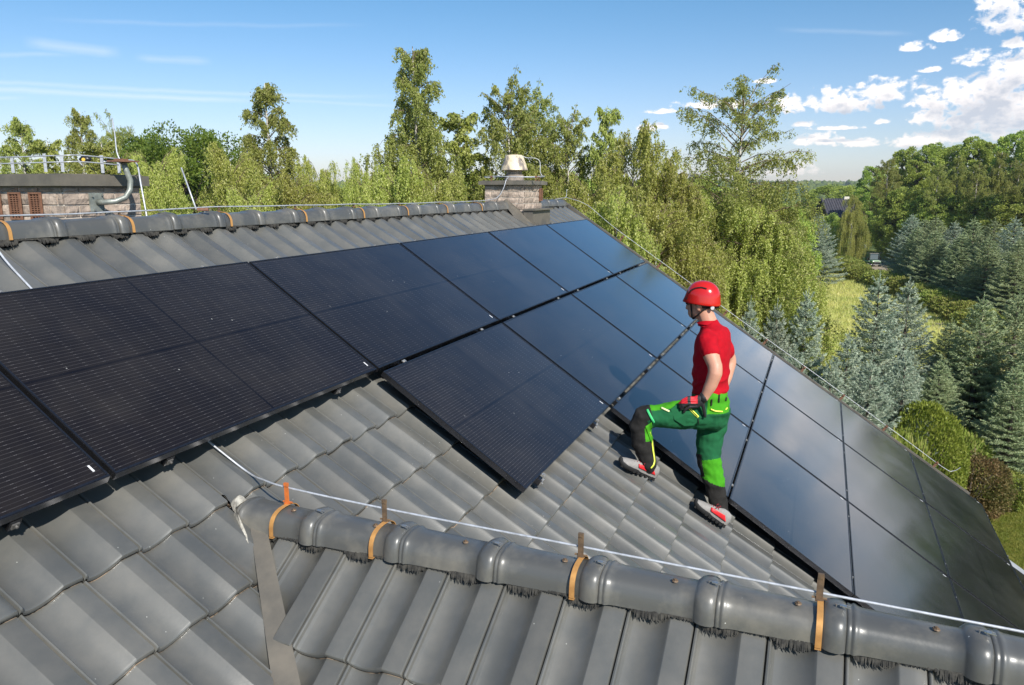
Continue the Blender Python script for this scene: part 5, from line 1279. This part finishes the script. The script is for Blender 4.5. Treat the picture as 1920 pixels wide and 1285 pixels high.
# ------------------------------------------------------------------ summer haze between here and the hills
hz = MB(); hz.box((CAM.x, CAM.y, 12), (5100, 5100, 76))
hm_, ht_, hp_ = newmat('haze'); ht_.nodes.remove(hp_)
pv = N(ht_, 'ShaderNodeVolumePrincipled'); pv.inputs['Color'].default_value = (.80, .88, 1.0, 1); pv.inputs['Density'].default_value = .00017; pv.inputs['Anisotropy'].default_value = .2
ht_.links.new(pv.outputs[0], ht_.nodes['Material Output'].inputs['Volume'])
hz.build('haze', hm_, kind='stuff')
# ------------------------------------------------------------------ the man
from mathutils.bvhtree import BVHTree
DEP = 5.40
def PP(u, v, dd=0.): return at(u, v, DEP + dd)
M1 = DEP / FPX      # metres per photo pixel at his distance
UPZ = Vector((0, 0, 1)); FH = Vector((FWD.x, FWD.y, 0)).normalized()
def face_dir(deg):
    a = R(deg); f = (-RIGHT * math.cos(a) + FH * math.sin(a)).normalized(); return f, UPZ.cross(f).normalized()   # facing, left
fB, lB = face_dir(17); fH, lH = face_dir(33)
def ell(mb, c, ax_, rad, n=16, m=10):
    c = Vector(c); vs = [c + ax_[2] * rad[2]]; fs = []
    for i in range(1, m):
        th = PI * i / m
        for k in range(n):
            ph = 2 * PI * k / n; vs.append(c + ax_[0] * (rad[0] * math.sin(th) * math.cos(ph)) + ax_[1] * (rad[1] * math.sin(th) * math.sin(ph)) + ax_[2] * (rad[2] * math.cos(th)))
    vs.append(c - ax_[2] * rad[2])
    for k in range(n): fs.append((0, 1 + k, 1 + (k + 1) % n)); fs.append((len(vs) - 1, 1 + (m - 2) * n + (k + 1) % n, 1 + (m - 2) * n + k))
    for i in range(m - 2):
        for k in range(n): fs.append((1 + i * n + k, 1 + (i + 1) * n + k, 1 + (i + 1) * n + (k + 1) % n, 1 + i * n + (k + 1) % n))
    return mb.add(vs, fs)
def limb(mb, pts, n=14, up=None):
    """pts: (u, v, dd, radius px or (a, b) px)"""
    P = [PP(*p[:3]) for p in pts]; rr_ = [tuple(q * M1 for q in p[3]) if isinstance(p[3], tuple) else p[3] * M1 for p in pts]
    # resample smoothly
    Q = []; W = []
    for i in range(len(P) - 1):
        for k in range(4):
            t = k / 4; Q.append(P[i].lerp(P[i + 1], t)); a, b = rr_[i], rr_[i + 1]; t2 = t * t * (3 - 2 * t)
            W.append(tuple(x + (y - x) * t2 for x, y in zip(a, b)) if isinstance(a, tuple) else a + (b - a) * t2)
    Q.append(P[-1]); W.append(rr_[-1])
    mb.tube(Q, W, n, up=up)
    for p, r_ in ((Q[0], W[0]), (Q[-1], W[-1])):
        if not isinstance(r_, tuple): ell(mb, p, (Vector((1, 0, 0)), Vector((0, 1, 0)), UPZ), (r_, r_, r_), 12, 8)
def vox(mb, size, name, mats, parent, smooth_it=4, wrinkle=None):
    me = mb.mesh('tmp'); o = bpy.data.objects.new('tmp', me); C.objects.link(o)
    md = o.modifiers.new('r', 'REMESH'); md.mode = 'VOXEL'; md.voxel_size = size
    dg = bpy.context.evaluated_depsgraph_get(); m2 = bpy.data.meshes.new_from_object(o.evaluated_get(dg)); bpy.data.objects.remove(o)
    bm = bmesh.new(); bm.from_mesh(m2)
    for _ in range(smooth_it): bmesh.ops.smooth_vert(bm, verts=bm.verts, factor=.5, use_axis_x=True, use_axis_y=True, use_axis_z=True)
    bm.normal_update()
    if wrinkle:
        for v in bm.verts: v.co += v.normal * wrinkle(v.co, v.normal)
    for f in bm.faces: f.smooth = True
    bm.to_mesh(m2); bm.free(); m2.name = name; m2.materials.clear()
    for m in (mats if isinstance(mats, list) else [mats]): m2.materials.append(m)
    o = link(name, m2, parent)
    if parent: o.matrix_local = PMI
    return o
def tree_of(o):
    me = o.data; return BVHTree.FromPolygons([v.co for v in me.vertices], [tuple(p.vertices) for p in me.polygons])
def cast(trees, u, v, off=.003):
    d = (at(u, v, 1) - CAM).normalized(); best = None
    for t in trees:
        h = t.ray_cast(CAM, d, 20)
        if h[0] is not None and (best is None or h[3] < best[1]): best = (h[0] - d * off, h[3])
    return best[0] if best else None
def ribbon(name, trees, pts, wpx, m, parent, off=.009):
    P = []; pts = [Vector(p) for p in pts]
    for i in range(len(pts) - 1):
        n = max(2, int((pts[i + 1] - pts[i]).length / 1.5))
        for k in range(n): P.append(pts[i].lerp(pts[i + 1], k / n))
    P.append(pts[-1]); mb = MB(); L_ = []; lastd = None
    for i, p in enumerate(P):
        t = (P[min(i + 1, len(P) - 1)] - P[max(0, i - 1)]).normalized(); q = Vector((-t.y, t.x)) * wpx / 2
        row = []
        for s_ in (-1, 0, 1):
            h = cast(trees, p.x + q.x * s_, p.y + q.y * s_, off); row.append(h)
        if None in row: continue
        L_.append(row)
    for i in range(len(L_) - 1):
        for k in range(2): mb.add([L_[i][k], L_[i][k + 1], L_[i + 1][k + 1], L_[i + 1][k]], [(0, 1, 2, 3)])
    if not mb.v: return None
    me = mb.mesh(name, m, smooth=True); bm = bmesh.new(); bm.from_mesh(me); bmesh.ops.remove_doubles(bm, verts=bm.verts, dist=1e-4)
    for _ in range(3): bmesh.ops.smooth_vert(bm, verts=bm.verts, factor=.5, use_axis_x=True, use_axis_y=True, use_axis_z=True)
    bmesh.ops.recalc_face_normals(bm, faces=bm.faces); bm.to_mesh(me); bm.free(); [setattr(p, 'use_smooth', True) for p in me.polygons]
    o = link(name, me, parent); o.matrix_local = PMI; sd = o.modifiers.new('t', 'SOLIDIFY'); sd.thickness = .002; sd.offset = 0
    return o
def patch(name, trees, quadpx, m, parent, n=7, off=.008):
    a, b, c, d = [Vector(q) for q in quadpx]; g = {}; mb = MB()
    for i in range(n + 1):
        for j in range(n + 1):
            p = a.lerp(b, i / n).lerp(d.lerp(c, i / n), j / n); g[i, j] = cast(trees, p.x, p.y, off)
    for i in range(n):
        for j in range(n):
            q = [g[i, j], g[i + 1, j], g[i + 1, j + 1], g[i, j + 1]]
            if None in q: continue
            if max((q[k] - q[(k + 1) % 4]).length for k in range(4)) > .06: continue
            mb.add(q, [(0, 1, 2, 3)])
    if not mb.v: return None
    bm = None; me = mb.mesh(name, m, smooth=True); bm = bmesh.new(); bm.from_mesh(me); bmesh.ops.remove_doubles(bm, verts=bm.verts, dist=1e-5); bmesh.ops.recalc_face_normals(bm, faces=bm.faces); bm.to_mesh(me); bm.free()
    for p in me.polygons: p.use_smooth = True
    o = link(name, me, parent); o.matrix_local = PMI; sd = o.modifiers.new('t', 'SOLIDIFY'); sd.thickness = .003; sd.offset = 0; return o

SKIN, st, sp = newmat('skin'); sp.inputs['Base Color'].default_value = (.56, .285, .19, 1); sp.inputs['Roughness'].default_value = .5
sp.inputs['Subsurface Weight'].default_value = .12; sp.inputs['Subsurface Radius'].default_value = (.02, .008, .004); sp.inputs['Subsurface Scale'].default_value = .5
RED = mat('red_polo', (.44, .003, .012), .85, spec=.2, col2=(.37, .002, .010), scale=30, bump=.15, bscale=350)
GRN = mat('green_workwear', (.014, .11, .042), .9, spec=.15, col2=(.013, .092, .036), scale=20, bump=.2, bscale=300)
LIM = mat('lime_workwear', (.06, .30, .014), .9, spec=.15, col2=(.05, .26, .012), scale=20, bump=.2, bscale=300)
BLK = mat('black_workwear', (.018, .017, .016), .9, spec=.2, col2=(.026, .024, .022), scale=20, bump=.3, bscale=260)
YEL = mat('reflective_yellow', (.80, .90, .10), .4)
YELP = mat('pale_reflective', (.80, .84, .42), .4)
HELM = mat('red_helmet_shell', (.52, .014, .010), .16, coat=.6)
GLR = mat('glove_red', (.55, .01, .02), .6); GLB = mat('glove_black', (.012, .012, .013), .65)
SHG = mat('grey_suede', (.30, .285, .27), .8, col2=(.24, .225, .21), scale=40, bump=.3, bscale=200); SHR = mat('shoe_red', (.62, .015, .02), .5)
SOLE = mat('black_rubber_sole', (.02, .02, .02), .7); LACE = mat('dark_red_lace', (.20, .01, .02), .7); WHT = mat('white_plastic', (.7, .7, .7), .4)

proot = PP(1333, 770, 0)
# skin body: one continuous figure
bd = MB()
hc = PP(1316, 566, .0)
ax3 = (fH, lH, UPZ)
ell(bd, hc + UPZ * .020, ax3, (.098, .076, .098), 20, 14)
ell(bd, hc + fH * .030 - UPZ * .055, ax3, (.066, .056, .070), 16, 10)
ell(bd, hc + fH * .062 - UPZ * .098, ax3, (.030, .032, .026), 12, 8)
bd.tube([hc + fH * .086 - UPZ * .010, hc + fH * .104 - UPZ * .038, hc + fH * .108 - UPZ * .052, hc + fH * .088 - UPZ * .058], [.010, .013, .015, .012], 8)
ell(bd, hc + fH * .088 - UPZ * .080, ax3, (.012, .024, .007), 10, 6)
ell(bd, hc + fH * .087 - UPZ * .093, ax3, (.011, .020, .006), 10, 6)
for s_ in (1, -1):
    ell(bd, hc + lH * (.076 * s_) - UPZ * .028 - fH * .004, (fH, lH, UPZ), (.019, .009, .033), 12, 8)
    ell(bd, hc + lH * (.03 * s_) + fH * .085 - UPZ * .004, ax3, (.012, .018, .010), 8, 6)
limb(bd, [(1333, 618, .01, 20), (1328, 604, .005, 16.5), (1322, 588, 0, 16), (1318, 575, 0, 17)])
# torso, hips and legs (under the clothes)
bd.tube([PP(1330, 610, .01), PP(1336, 628, .01), PP(1335, 660, .0), PP(1333, 700, 0), PP(1332, 735, 0.01), PP(1334, 770, .01), PP(1335, 795, .02)], [(.05, .08), (.075, .145), (.098, .155), (.098, .140), (.095, .135), (.100, .145), (.06, .10)], 18, up=fB)
limb(bd, [(1324, 636, -.145, 13), (1331, 660, -.215, 15), (1341, 688, -.265, 13), (1341, 700, -.27, 12.8), (1333, 722, -.245, 11.5), (1321, 745, -.215, 8.2), (1313, 753, -.20, 8.5)])
limb(bd, [(1350, 636, .145, 13), (1360, 655, .20, 14), (1369, 672, .235, 11.5), (1369, 680, .24, 12), (1363, 705, .225, 11), (1352, 737, .19, 8.2), (1345, 744, .18, 8.5)])
limb(bd, [(1322, 780, -.06, 22), (1265, 778, -.09, 19), (1205, 783, -.08, 15), (1207, 830, -.06, 13), (1216, 868, -.04, 8)])
limb(bd, [(1340, 785, .09, 22), (1334, 830, .08, 19), (1331, 868, .06, 15), (1342, 915, .045, 13), (1350, 950, .03, 9)])
PMI = Matrix.Identity(4)
man = vox(bd, .0065, 'person', SKIN, None, 3)
man.data.transform(Matrix.Translation(-proot)); man.location = proot
PMI = Matrix.Translation(-proot)
setp(man, label='man in red helmet and polo, green trousers, stepping up the roof with hand on hip', cat='person')
bodytree = None
# shirt
def wr_shirt(co, n):
    q = co - proot
    a = noise.noise(Vector((q.dot(fB) * 5, q.dot(lB) * 5, q.z * 13 + q.dot(fB) * 11))) * .013 + max(0, math.sin(q.z * 62 + q.dot(fB) * 26 + 3 * noise.noise(q * 9))) ** 2 * .011 * max(0, 1 - abs(q.z - .15) / .20)
    b = noise.noise(q * 22) * .0022
    return a + b
sh = MB()
sh.tube([PP(1328, 606, .01), PP(1331, 612, .01), PP(1336, 624, .01), PP(1337, 640, .0), PP(1335, 665, .0), PP(1333, 695, 0), PP(1331, 720, .0), PP(1330.5, 735, 0.0), PP(1330, 741, .0)],
        [(.060, .075), (.072, .115), (.104, .185), (.122, .196), (.128, .184), (.121, .166), (.117, .158), (.119, .160), (.117, .158)], 24, up=fB)
limb(sh, [(1326, 631, -.13, 16), (1326, 642, -.175, 19.5), (1331, 658, -.212, 19)])
limb(sh, [(1350, 630, .145, 19), (1356, 648, .18, 19), (1360, 658, .20, 18)])
shirt = vox(sh, .0065, 'shirt', RED, man, 5, wr_shirt)
cl = MB(); cc = PP(1325, 603, .005); f2 = fB
for k in range(1):
    ring = []; n = 20
    for i in range(n):
        a = 2 * PI * i / n; d = fB * math.cos(a) * .064 + lB * math.sin(a) * .066
        h = .020 - .022 * max(0, math.cos(a)) ** 2
        ring.append((cc + d * 1.12 - UPZ * .030 - fB * .012, cc + d + UPZ * (h - .004) - fB * .004, cc + d * 1.18 - UPZ * .012 - fB * .006))
    for i in range(n):
        j = (i + 1) % n; pass
    for lev in (0, 1):
        vv = [q[lev] for q in ring] + [q[lev + 1] for q in ring]; cl.add(vv, [(i, (i + 1) % n, n + (i + 1) % n, n + i) for i in range(n)])
col_o = cl.build('collar', RED, man, smooth=True); col_o.matrix_local = PMI
# trousers
def wr_tr(co, n):
    q = co - proot; return noise.noise(Vector((q.x * 10, q.y * 10, q.z * 19))) * .013 + noise.noise(q * 34) * .004
tr = MB()
tr.tube([PP(1331, 735, .0), PP(1331, 742, .0), PP(1333, 756, .01), PP(1335, 772, .01), PP(1335, 790, .02), PP(1334, 802, .03)], [(.118, .160), (.122, .165), (.126, .170), (.128, .172), (.105, .14), (.06, .09)], 24, up=fB)
legL = [(1318, 778, -.055, 27), (1290, 778, -.075, 26), (1258, 779, -.09, 24.5), (1225, 781, -.085, 22.5), (1207, 784, -.08, 21.5), (1201, 800, -.07, 20.5), (1204, 828, -.06, 19.5), (1211, 852, -.05, 18), (1215, 868, -.045, 15.5), (1216, 874, -.045, 15)]
legR = [(1337, 785, .085, 28), (1334, 805, .08, 27.5), (1330, 830, .075, 25), (1329, 855, .065, 23), (1332, 875, .06, 21.5), (1338, 900, .05, 20.5), (1343, 922, .045, 19), (1348, 944, .035, 17), (1350, 954, .03, 16.5)]
limb(tr, legL, 16); limb(tr, legR, 16)
trous = vox(tr, .0062, 'trousers', [GRN, LIM, BLK], man, 3, wr_tr)
def closest(pts, co):
    best = None
    for i in range(len(pts) - 1):
        a, b = PP(*pts[i][:3]), PP(*pts[i + 1][:3]); t = max(0, min(1, (co - a).dot(b - a) / (b - a).length_squared)); p = a.lerp(b, t); d = (co - p).length
        if best is None or d < best[0]: best = (d, i + t, p, (b - a).normalized())
    return best
for p in trous.data.polygons:
    co = p.center; v = 642.5 + FPX * (co - CAM).dot(DOWN) / (co - CAM).dot(FWD)
    bl, br = closest(legL, co), closest(legR, co); m_ = 0
    hz = co.z - proot.z; side = (co - proot).dot(fB); lat = (co - proot).dot(lB)
    if bl[0] - .0 < br[0] and bl[1] > .3:
        t = bl[1]; front = (co - bl[2]).dot(UPZ * .3 + fB)
        if t > 3.75: m_ = 2
        elif t > 3.2 and front > -.02: m_ = 2
        elif t < 3.3 and (co - bl[2]).normalized().z > .72 and t > 1.0: m_ = 1
        if 4.6 < t < 5.9 and (co - bl[2]).dot(fB) < -.035: m_ = 1
    elif br[1] > 1.2:
        t = br[1]; q = (co - br[2]); back = -q.dot(fB) / .07
        if t > 5.2 + .55 * back: m_ = 2
        elif t > 3.25: m_ = 1
        if 2.9 < t < 4.6 and q.dot(fB) > .048: m_ = 2
    if m_ == 0 and hz > .002 + .0 and hz < .2:
        if side < .02 and hz > .02: m_ = 1
    p.material_index = m_
trees = [tree_of(trous)]
tshirt = tree_of(shirt)
# belt loops, zips, reflective bands
for (a, b) in (((1349, 739), (1348, 756)), ((1363, 738), (1361, 753)), ((1335, 748), (1334, 762))): ribbon('belt_loop', trees, [a, b], 4.2, BLK, man)
ribbon('hip_reflex', trees, [(1332, 767), (1341, 771), (1356, 772)], 4.2, YEL, man); ribbon('hip_reflex', trees, [(1360, 769), (1365, 764)], 4.0, YEL, man)
ribbon('thigh_reflex', trees, [(1239, 764), (1256, 772)], 5.5, YELP, man)
ribbon('knee_cuff', trees, [(1213, 767), (1219, 779), (1227, 794)], 7.5, mat('mint_band', (.05, .50, .16), .7), man)
ribbon('shin_reflex', trees, [(1218, 809), (1223, 828), (1225, 846), (1229, 860), (1226, 872), (1220, 879)], 4.4, YEL, man)
patch('knee_gusset', trees, [(1210, 800), (1222, 792), (1225, 815), (1222, 832)], LIM, man)
# holster pocket hanging on the thigh
pk = MB(); pp_ = [(1256, 768), (1276, 752), (1300, 750), (1318, 768), (1316, 784), (1300, 799), (1283, 800), (1264, 788)]
fr_ = []; bk_ = []
for (u_, v_) in pp_:
    h = cast(trees, u_, min(v_, 797), .0) or PP(u_, v_, -.15); dd = (h - CAM).dot(FWD) - DEP
    fr_.append(PP(u_, v_, min(dd, -.150) - .012)); bk_.append(PP(u_, v_, min(dd, -.150) + .006))
cf = sum(fr_, Vector()) / len(fr_) - FWD * .014; n = len(fr_)
pk.add(fr_ + [cf] + bk_, [(i, (i + 1) % n, n) for i in range(n)] + [(i, n + 1 + i, n + 1 + (i + 1) % n, (i + 1) % n) for i in range(n)] + [tuple(range(n + 1, 2 * n + 1))])
po_ = pk.build('holster_pocket', GRN, man, smooth=False); po_.matrix_local = PMI
bv_ = po_.modifiers.new('b', 'BEVEL'); bv_.width = .006; bv_.segments = 2
ptree = [tree_of(po_)]
ribbon('pocket_zip', ptree, [(1283, 758), (1297, 770), (1310, 783)], 7.5, YEL, man, .006); ribbon('zip_teeth', ptree, [(1284, 759), (1298, 771), (1309, 782)], 1.8, BLK, man, .010)
ribbon('pocket_pull', trees, [(1309, 784), (1310, 797)], 2.4, BLK, man)
# shoes
def roof_hit(px, py, n):
    d = (at(px, py, 1) - CAM); o_ = CAM; k = (n - o_.dot(EN)) / d.dot(EN); return o_ + d * k
SN = -.113
def shoe(heel, toe, nm):
    h = roof_hit(*heel, SN); t = roof_hit(*toe, SN); ln = (t - h).length; f = (t - h).normalized(); s_ = EN.cross(f).normalized(); u_ = EN
    h = h - s_ * 0.0
    def S(x, y, z): return h + f * (x * ln) + s_ * y + u_ * z
    outline = [(0, .0), (.03, .026), (.12, .036), (.3, .034), (.5, .037), (.68, .048), (.85, .046), (.95, .032), (1.0, .006), (1.0, -.006), (.95, -.034), (.85, -.042), (.68, -.042), (.5, -.034), (.3, -.031), (.12, -.034), (.03, -.026)]
    mb = MB(); n = len(outline); vs = []
    for z, k in ((0.0, .93), (.006, 1.0), (.024, 1.03), (.030, .98)):
        for x, y in outline: vs.append(S(.5 + (x - .5) * (1 + (k - 1) * .5), y * k, z + (.012 * max(0, (x - .85) / .15) ** 2)))
    mb.add(vs, [(r_ * n + k, r_ * n + (k + 1) % n, (r_ + 1) * n + (k + 1) % n, (r_ + 1) * n + k) for r_ in range(3) for k in range(n)] + [tuple(range(n)), tuple(range(3 * n, 4 * n))])
    root = mb.build('shoe', SOLE, man, auto=50); root.matrix_local = PMI
    # tread lugs
    for k in range(9):
        for sd in (-1, 1):
            b1 = MB(); x = .06 + k * .105; b1.box(S(x, sd * (.030 + .008 * math.sin(x * PI)), .004), (.018, .012, .014), (f, s_, u_)); o = b1.build('lug', SOLE, root)
    up_ = MB(); sec = [(.005, .022, .070, .036), (.06, .034, .095, .036), (.16, .038, .105, .036), (.28, .037, .105, .034), (.40, .037, .092, .032), (.52, .038, .078, .028), (.66, .042, .062, .024), (.80, .042, .052, .020), (.92, .034, .042, .016), (.985, .014, .030, .010)]
    vs = []; m = 12
    for x, hw, ht, r_ in sec:
        for k in range(m):
            a = PI * k / (m - 1); y = -math.cos(a) * hw; z = .022 + (ht - .022) * (math.sin(a) ** .7); vs.append(S(x, y, z))
    up_.add(vs, [(i * m + k, i * m + k + 1, (i + 1) * m + k + 1, (i + 1) * m + k) for i in range(len(sec) - 1) for k in range(m - 1)] + [tuple(range(m)), tuple(range((len(sec) - 1) * m, len(sec) * m))])
    uo = up_.build('shoe_upper', SHG, root, auto=60); tt = [tree_of(uo)]
    def pxp(x, y, z):
        q = S(x, y, z) - CAM; z_ = q.dot(FWD); return (960 + FPX * q.dot(RIGHT) / z_, 642.5 + FPX * q.dot(DOWN) / z_)
    sd = 1 if (CAM - h).dot(s_) > 0 else -1
    o = patch('side_panel', tt, [pxp(.22, .037 * sd, .082), pxp(.60, .030 * sd, .070), pxp(.56, .040 * sd, .048), pxp(.10, .036 * sd, .045)], SHR, man, 8, .006)
    if o: o.name = 'shoe_side_panel'
    for k in range(5):
        x = .42 + .055 * k; b1 = MB(); z = .092 - k * .009; b1.tube([S(x, -.020, z - .010), S(x + .02, 0, z + .004), S(x, .020, z - .010)], .0035, 6); o = b1.build('lace', LACE, root)
    b1 = MB(); b1.tube([S(.40, 0, .10), S(.44, .02 * sd, .108), S(.50, .035 * sd, .085)], .003, 5); b1.tube([S(.40, 0, .10), S(.46, -.01 * sd, .112), S(.52, .01 * sd, .10)], .003, 5); b1.build('lace_bow', LACE, root)
    return root
shoe((1226, 897), (1157, 866), 'l'); shoe((1360, 987), (1298, 943), 'r')
# trouser cuff press studs
for (u_, v_) in ((1340, 962), (1356, 965)):
    h = cast(trees, u_, v_, .003)
    if h: b1 = MB(); b1.tube([h + FWD * .004, h - FWD * .003], .005, 8); o = b1.build('press_stud', MT['steel'], man); o.matrix_local = PMI
# gloves: palm, four fingers, thumb, cuff
def glove(wrist, knuck, tips, thumb, dd0, back_m, name):
    g = MB(); W = PP(*wrist); K = [PP(*k) for k in knuck]
    g.tube([W, W.lerp((K[0] + K[3]) / 2, .5), (K[0] + K[3]) / 2], [(.026, .030), (.024, .040), (.018, .042)], 14, up=FWD)
    for k, tp in zip(K, tips):
        T_ = [PP(*q) for q in tp]; g.tube([k.lerp(W, .25), k] + T_, [.0125, .0125, .0115, .0105, .009][:2 + len(T_)], 10); ell(g, T_[-1], (Vector((1, 0, 0)), Vector((0, 1, 0)), UPZ), (.009, .009, .009), 8, 6); ell(g, k, (Vector((1, 0, 0)), Vector((0, 1, 0)), UPZ), (.0135, .0135, .0135), 8, 6)
    T_ = [PP(*q) for q in thumb]; g.tube([W.lerp(K[3], .25)] + T_, [.016, .0145, .0125, .0105], 10); ell(g, T_[-1], (Vector((1, 0, 0)), Vector((0, 1, 0)), UPZ), (.0105, .0105, .0105), 8, 6)
    o = vox(g, .0035, name, [GLB, GLR], man, 2)
    return o
glL = glove((1318, 748, -.215), [(1303, 747, -.215), (1302, 752, -.222), (1303, 757, -.222), (1306, 762, -.215)],
            [[(1290, 746, -.215), (1280, 751, -.205), (1274, 758, -.190)], [(1289, 751, -.222), (1279, 756, -.212), (1274, 763, -.195)], [(1290, 757, -.222), (1281, 762, -.212), (1277, 768, -.198)], [(1293, 763, -.215), (1285, 768, -.205), (1282, 773, -.195)]],
            [(1318, 760, -.212), (1320, 771, -.200), (1322, 781, -.188)], 0, None, 'glove')
for p in glL.data.polygons:
    c_ = p.center; u_ = 960 + FPX * (c_ - CAM).dot(RIGHT) / (c_ - CAM).dot(FWD); v_ = 642.5 + FPX * (c_ - CAM).dot(DOWN) / (c_ - CAM).dot(FWD)
    t = (u_ - 1270) / 50
    if v_ < 757 and (u_ < 1289 or 1295 < u_ < 1308) and p.normal.dot(FWD) < .3: p.material_index = 1
glR = glove((1349, 740, .185), [(1340, 752, .19), (1339, 756, .185), (1339, 760, .18), (1340, 764, .172)],
            [[(1330, 757, .19), (1323, 762, .185), (1318, 768, .18)], [(1330, 761, .185), (1323, 766, .18), (1318, 771, .175)], [(1330, 765, .18), (1324, 770, .175), (1319, 775, .17)], [(1332, 769, .172), (1327, 773, .168), (1323, 777, .165)]],
            [(1350, 756, .175), (1350, 765, .17), (1349, 773, .165)], 0, None, 'glove')
b1 = MB(); b1.tube([PP(1322, 740, -.218), PP(1316, 752, -.213)], [.0315, .030], 16); o = b1.build('glove_cuff', GLB, man, smooth=True); o.matrix_local = PMI
b1 = MB(); b1.tube([PP(1353, 733, .192), PP(1347, 744, .183)], [.0305, .029], 16); o = b1.build('glove_cuff', GLB, man, smooth=True); o.matrix_local = PMI
# helmet
hm_ = MB(); vs = []; n = 28; m = 12; hcen = hc + UPZ * .012 - fH * .004
pitchf = (fH + UPZ * .03).normalized(); hup = lH.cross(pitchf) * -1
hup = UPZ
for i in range(m + 1):
    th = (PI / 2) * 1.0 * i / m
    for k in range(n):
        a = 2 * PI * k / n; cx_, sx_ = math.cos(a), math.sin(a)
        rr0 = math.sin(th) ** .90; z = math.cos(th) ** .85 * .138
        low = 0
        if i >= m - 1: low = -.012 - .012 * max(0, -cx_) + .006 * max(0, cx_) - (.010 if i == m else 0)
        brim = 1 + (.03 if i == m else 0)
        peak = .020 * max(0, cx_) ** 3 * (1 if i == m else (.4 if i == m - 1 else 0))
        vs.append(hcen + fH * (cx_ * rr0 * (.122 + .006 * max(0, -cx_)) * brim + peak) + lH * (sx_ * rr0 * .104 * brim) + UPZ * (z + low))
fs = [(i * n + k, i * n + (k + 1) % n, (i + 1) * n + (k + 1) % n, (i + 1) * n + k) for i in range(m) for k in range(n)]
hm_.add(vs, fs)
helmet = hm_.build('helmet', HELM, man, smooth=True); helmet.matrix_local = PMI
sd = helmet.modifiers.new('s', 'SOLIDIFY'); sd.thickness = .005; sd.offset = -1
ss = helmet.modifiers.new('ss', 'SUBSURF'); ss.levels = ss.render_levels = 1
ht = [tree_of(helmet)]
o = ribbon('helmet_slot', ht, [(1291, 551), (1296, 544), (1305, 540), (1316, 539), (1326, 542)], 3.6, BLK, man, .005)
o = ribbon('helmet_vent', ht, [(1286, 562), (1289, 558)], 2.6, BLK, man, .005)
def hp(f, l, u_): return hc + fH * f + lH * l + UPZ * u_
b1 = MB(); b1.tube([hp(-.085, .050, -.018), hp(-.045, .074, -.040), hp(.0, .070, -.085), hp(.045, .050, -.118), hp(.055, .0, -.128)], .0058, 8, flat=.5); b1.tube([hp(.055, .070, -.005), hp(.052, .062, -.05), hp(.048, .050, -.112)], .0055, 8)
b1.tube([hp(-.085, -.050, -.018), hp(-.045, -.074, -.040), hp(.0, -.070, -.085), hp(.045, -.050, -.118), hp(.055, 0, -.128)], .005, 8)
b1.tube([hp(-.085, .05, -.018), hp(-.112, .02, -.030), hp(-.112, -.02, -.030), hp(-.085, -.05, -.018)], .010, 8)
o = b1.build('chin_strap', BLK, man, smooth=True); o.matrix_local = PMI
b1 = MB(); b1.tube([hp(-.095, .052, -.028), hp(-.100, .066, -.030)], [.014, .012], 14); o = b1.build('fit_dial', WHT, man, auto=40); o.matrix_local = PMI
b1 = MB(); b1.tube([hp(.098, -.045, -.006), hp(.108, -.02, -.006), hp(.108, .02, -.006), hp(.096, .048, -.006), hp(.070, .066, -.006)], .015, 8, flat=.35, up=UPZ); b1.tube([hp(.075, .066, -.004), hp(.01, .078, -.008)], .003, 6)
o = b1.build('sunglasses', mat('smoked_lens', (.01, .01, .012), .1, coat=.4), man, smooth=True); o.matrix_local = PMI
b1 = MB(); ell(b1, hc + UPZ * .012 - fH * .012, ax3, (.094, .080, .085), 16, 10); 
hair = b1.build('hair', mat('short_dark_hair', (.05, .032, .022), .7, bump=.5, bscale=120), man, smooth=True); hair.matrix_local = PMI
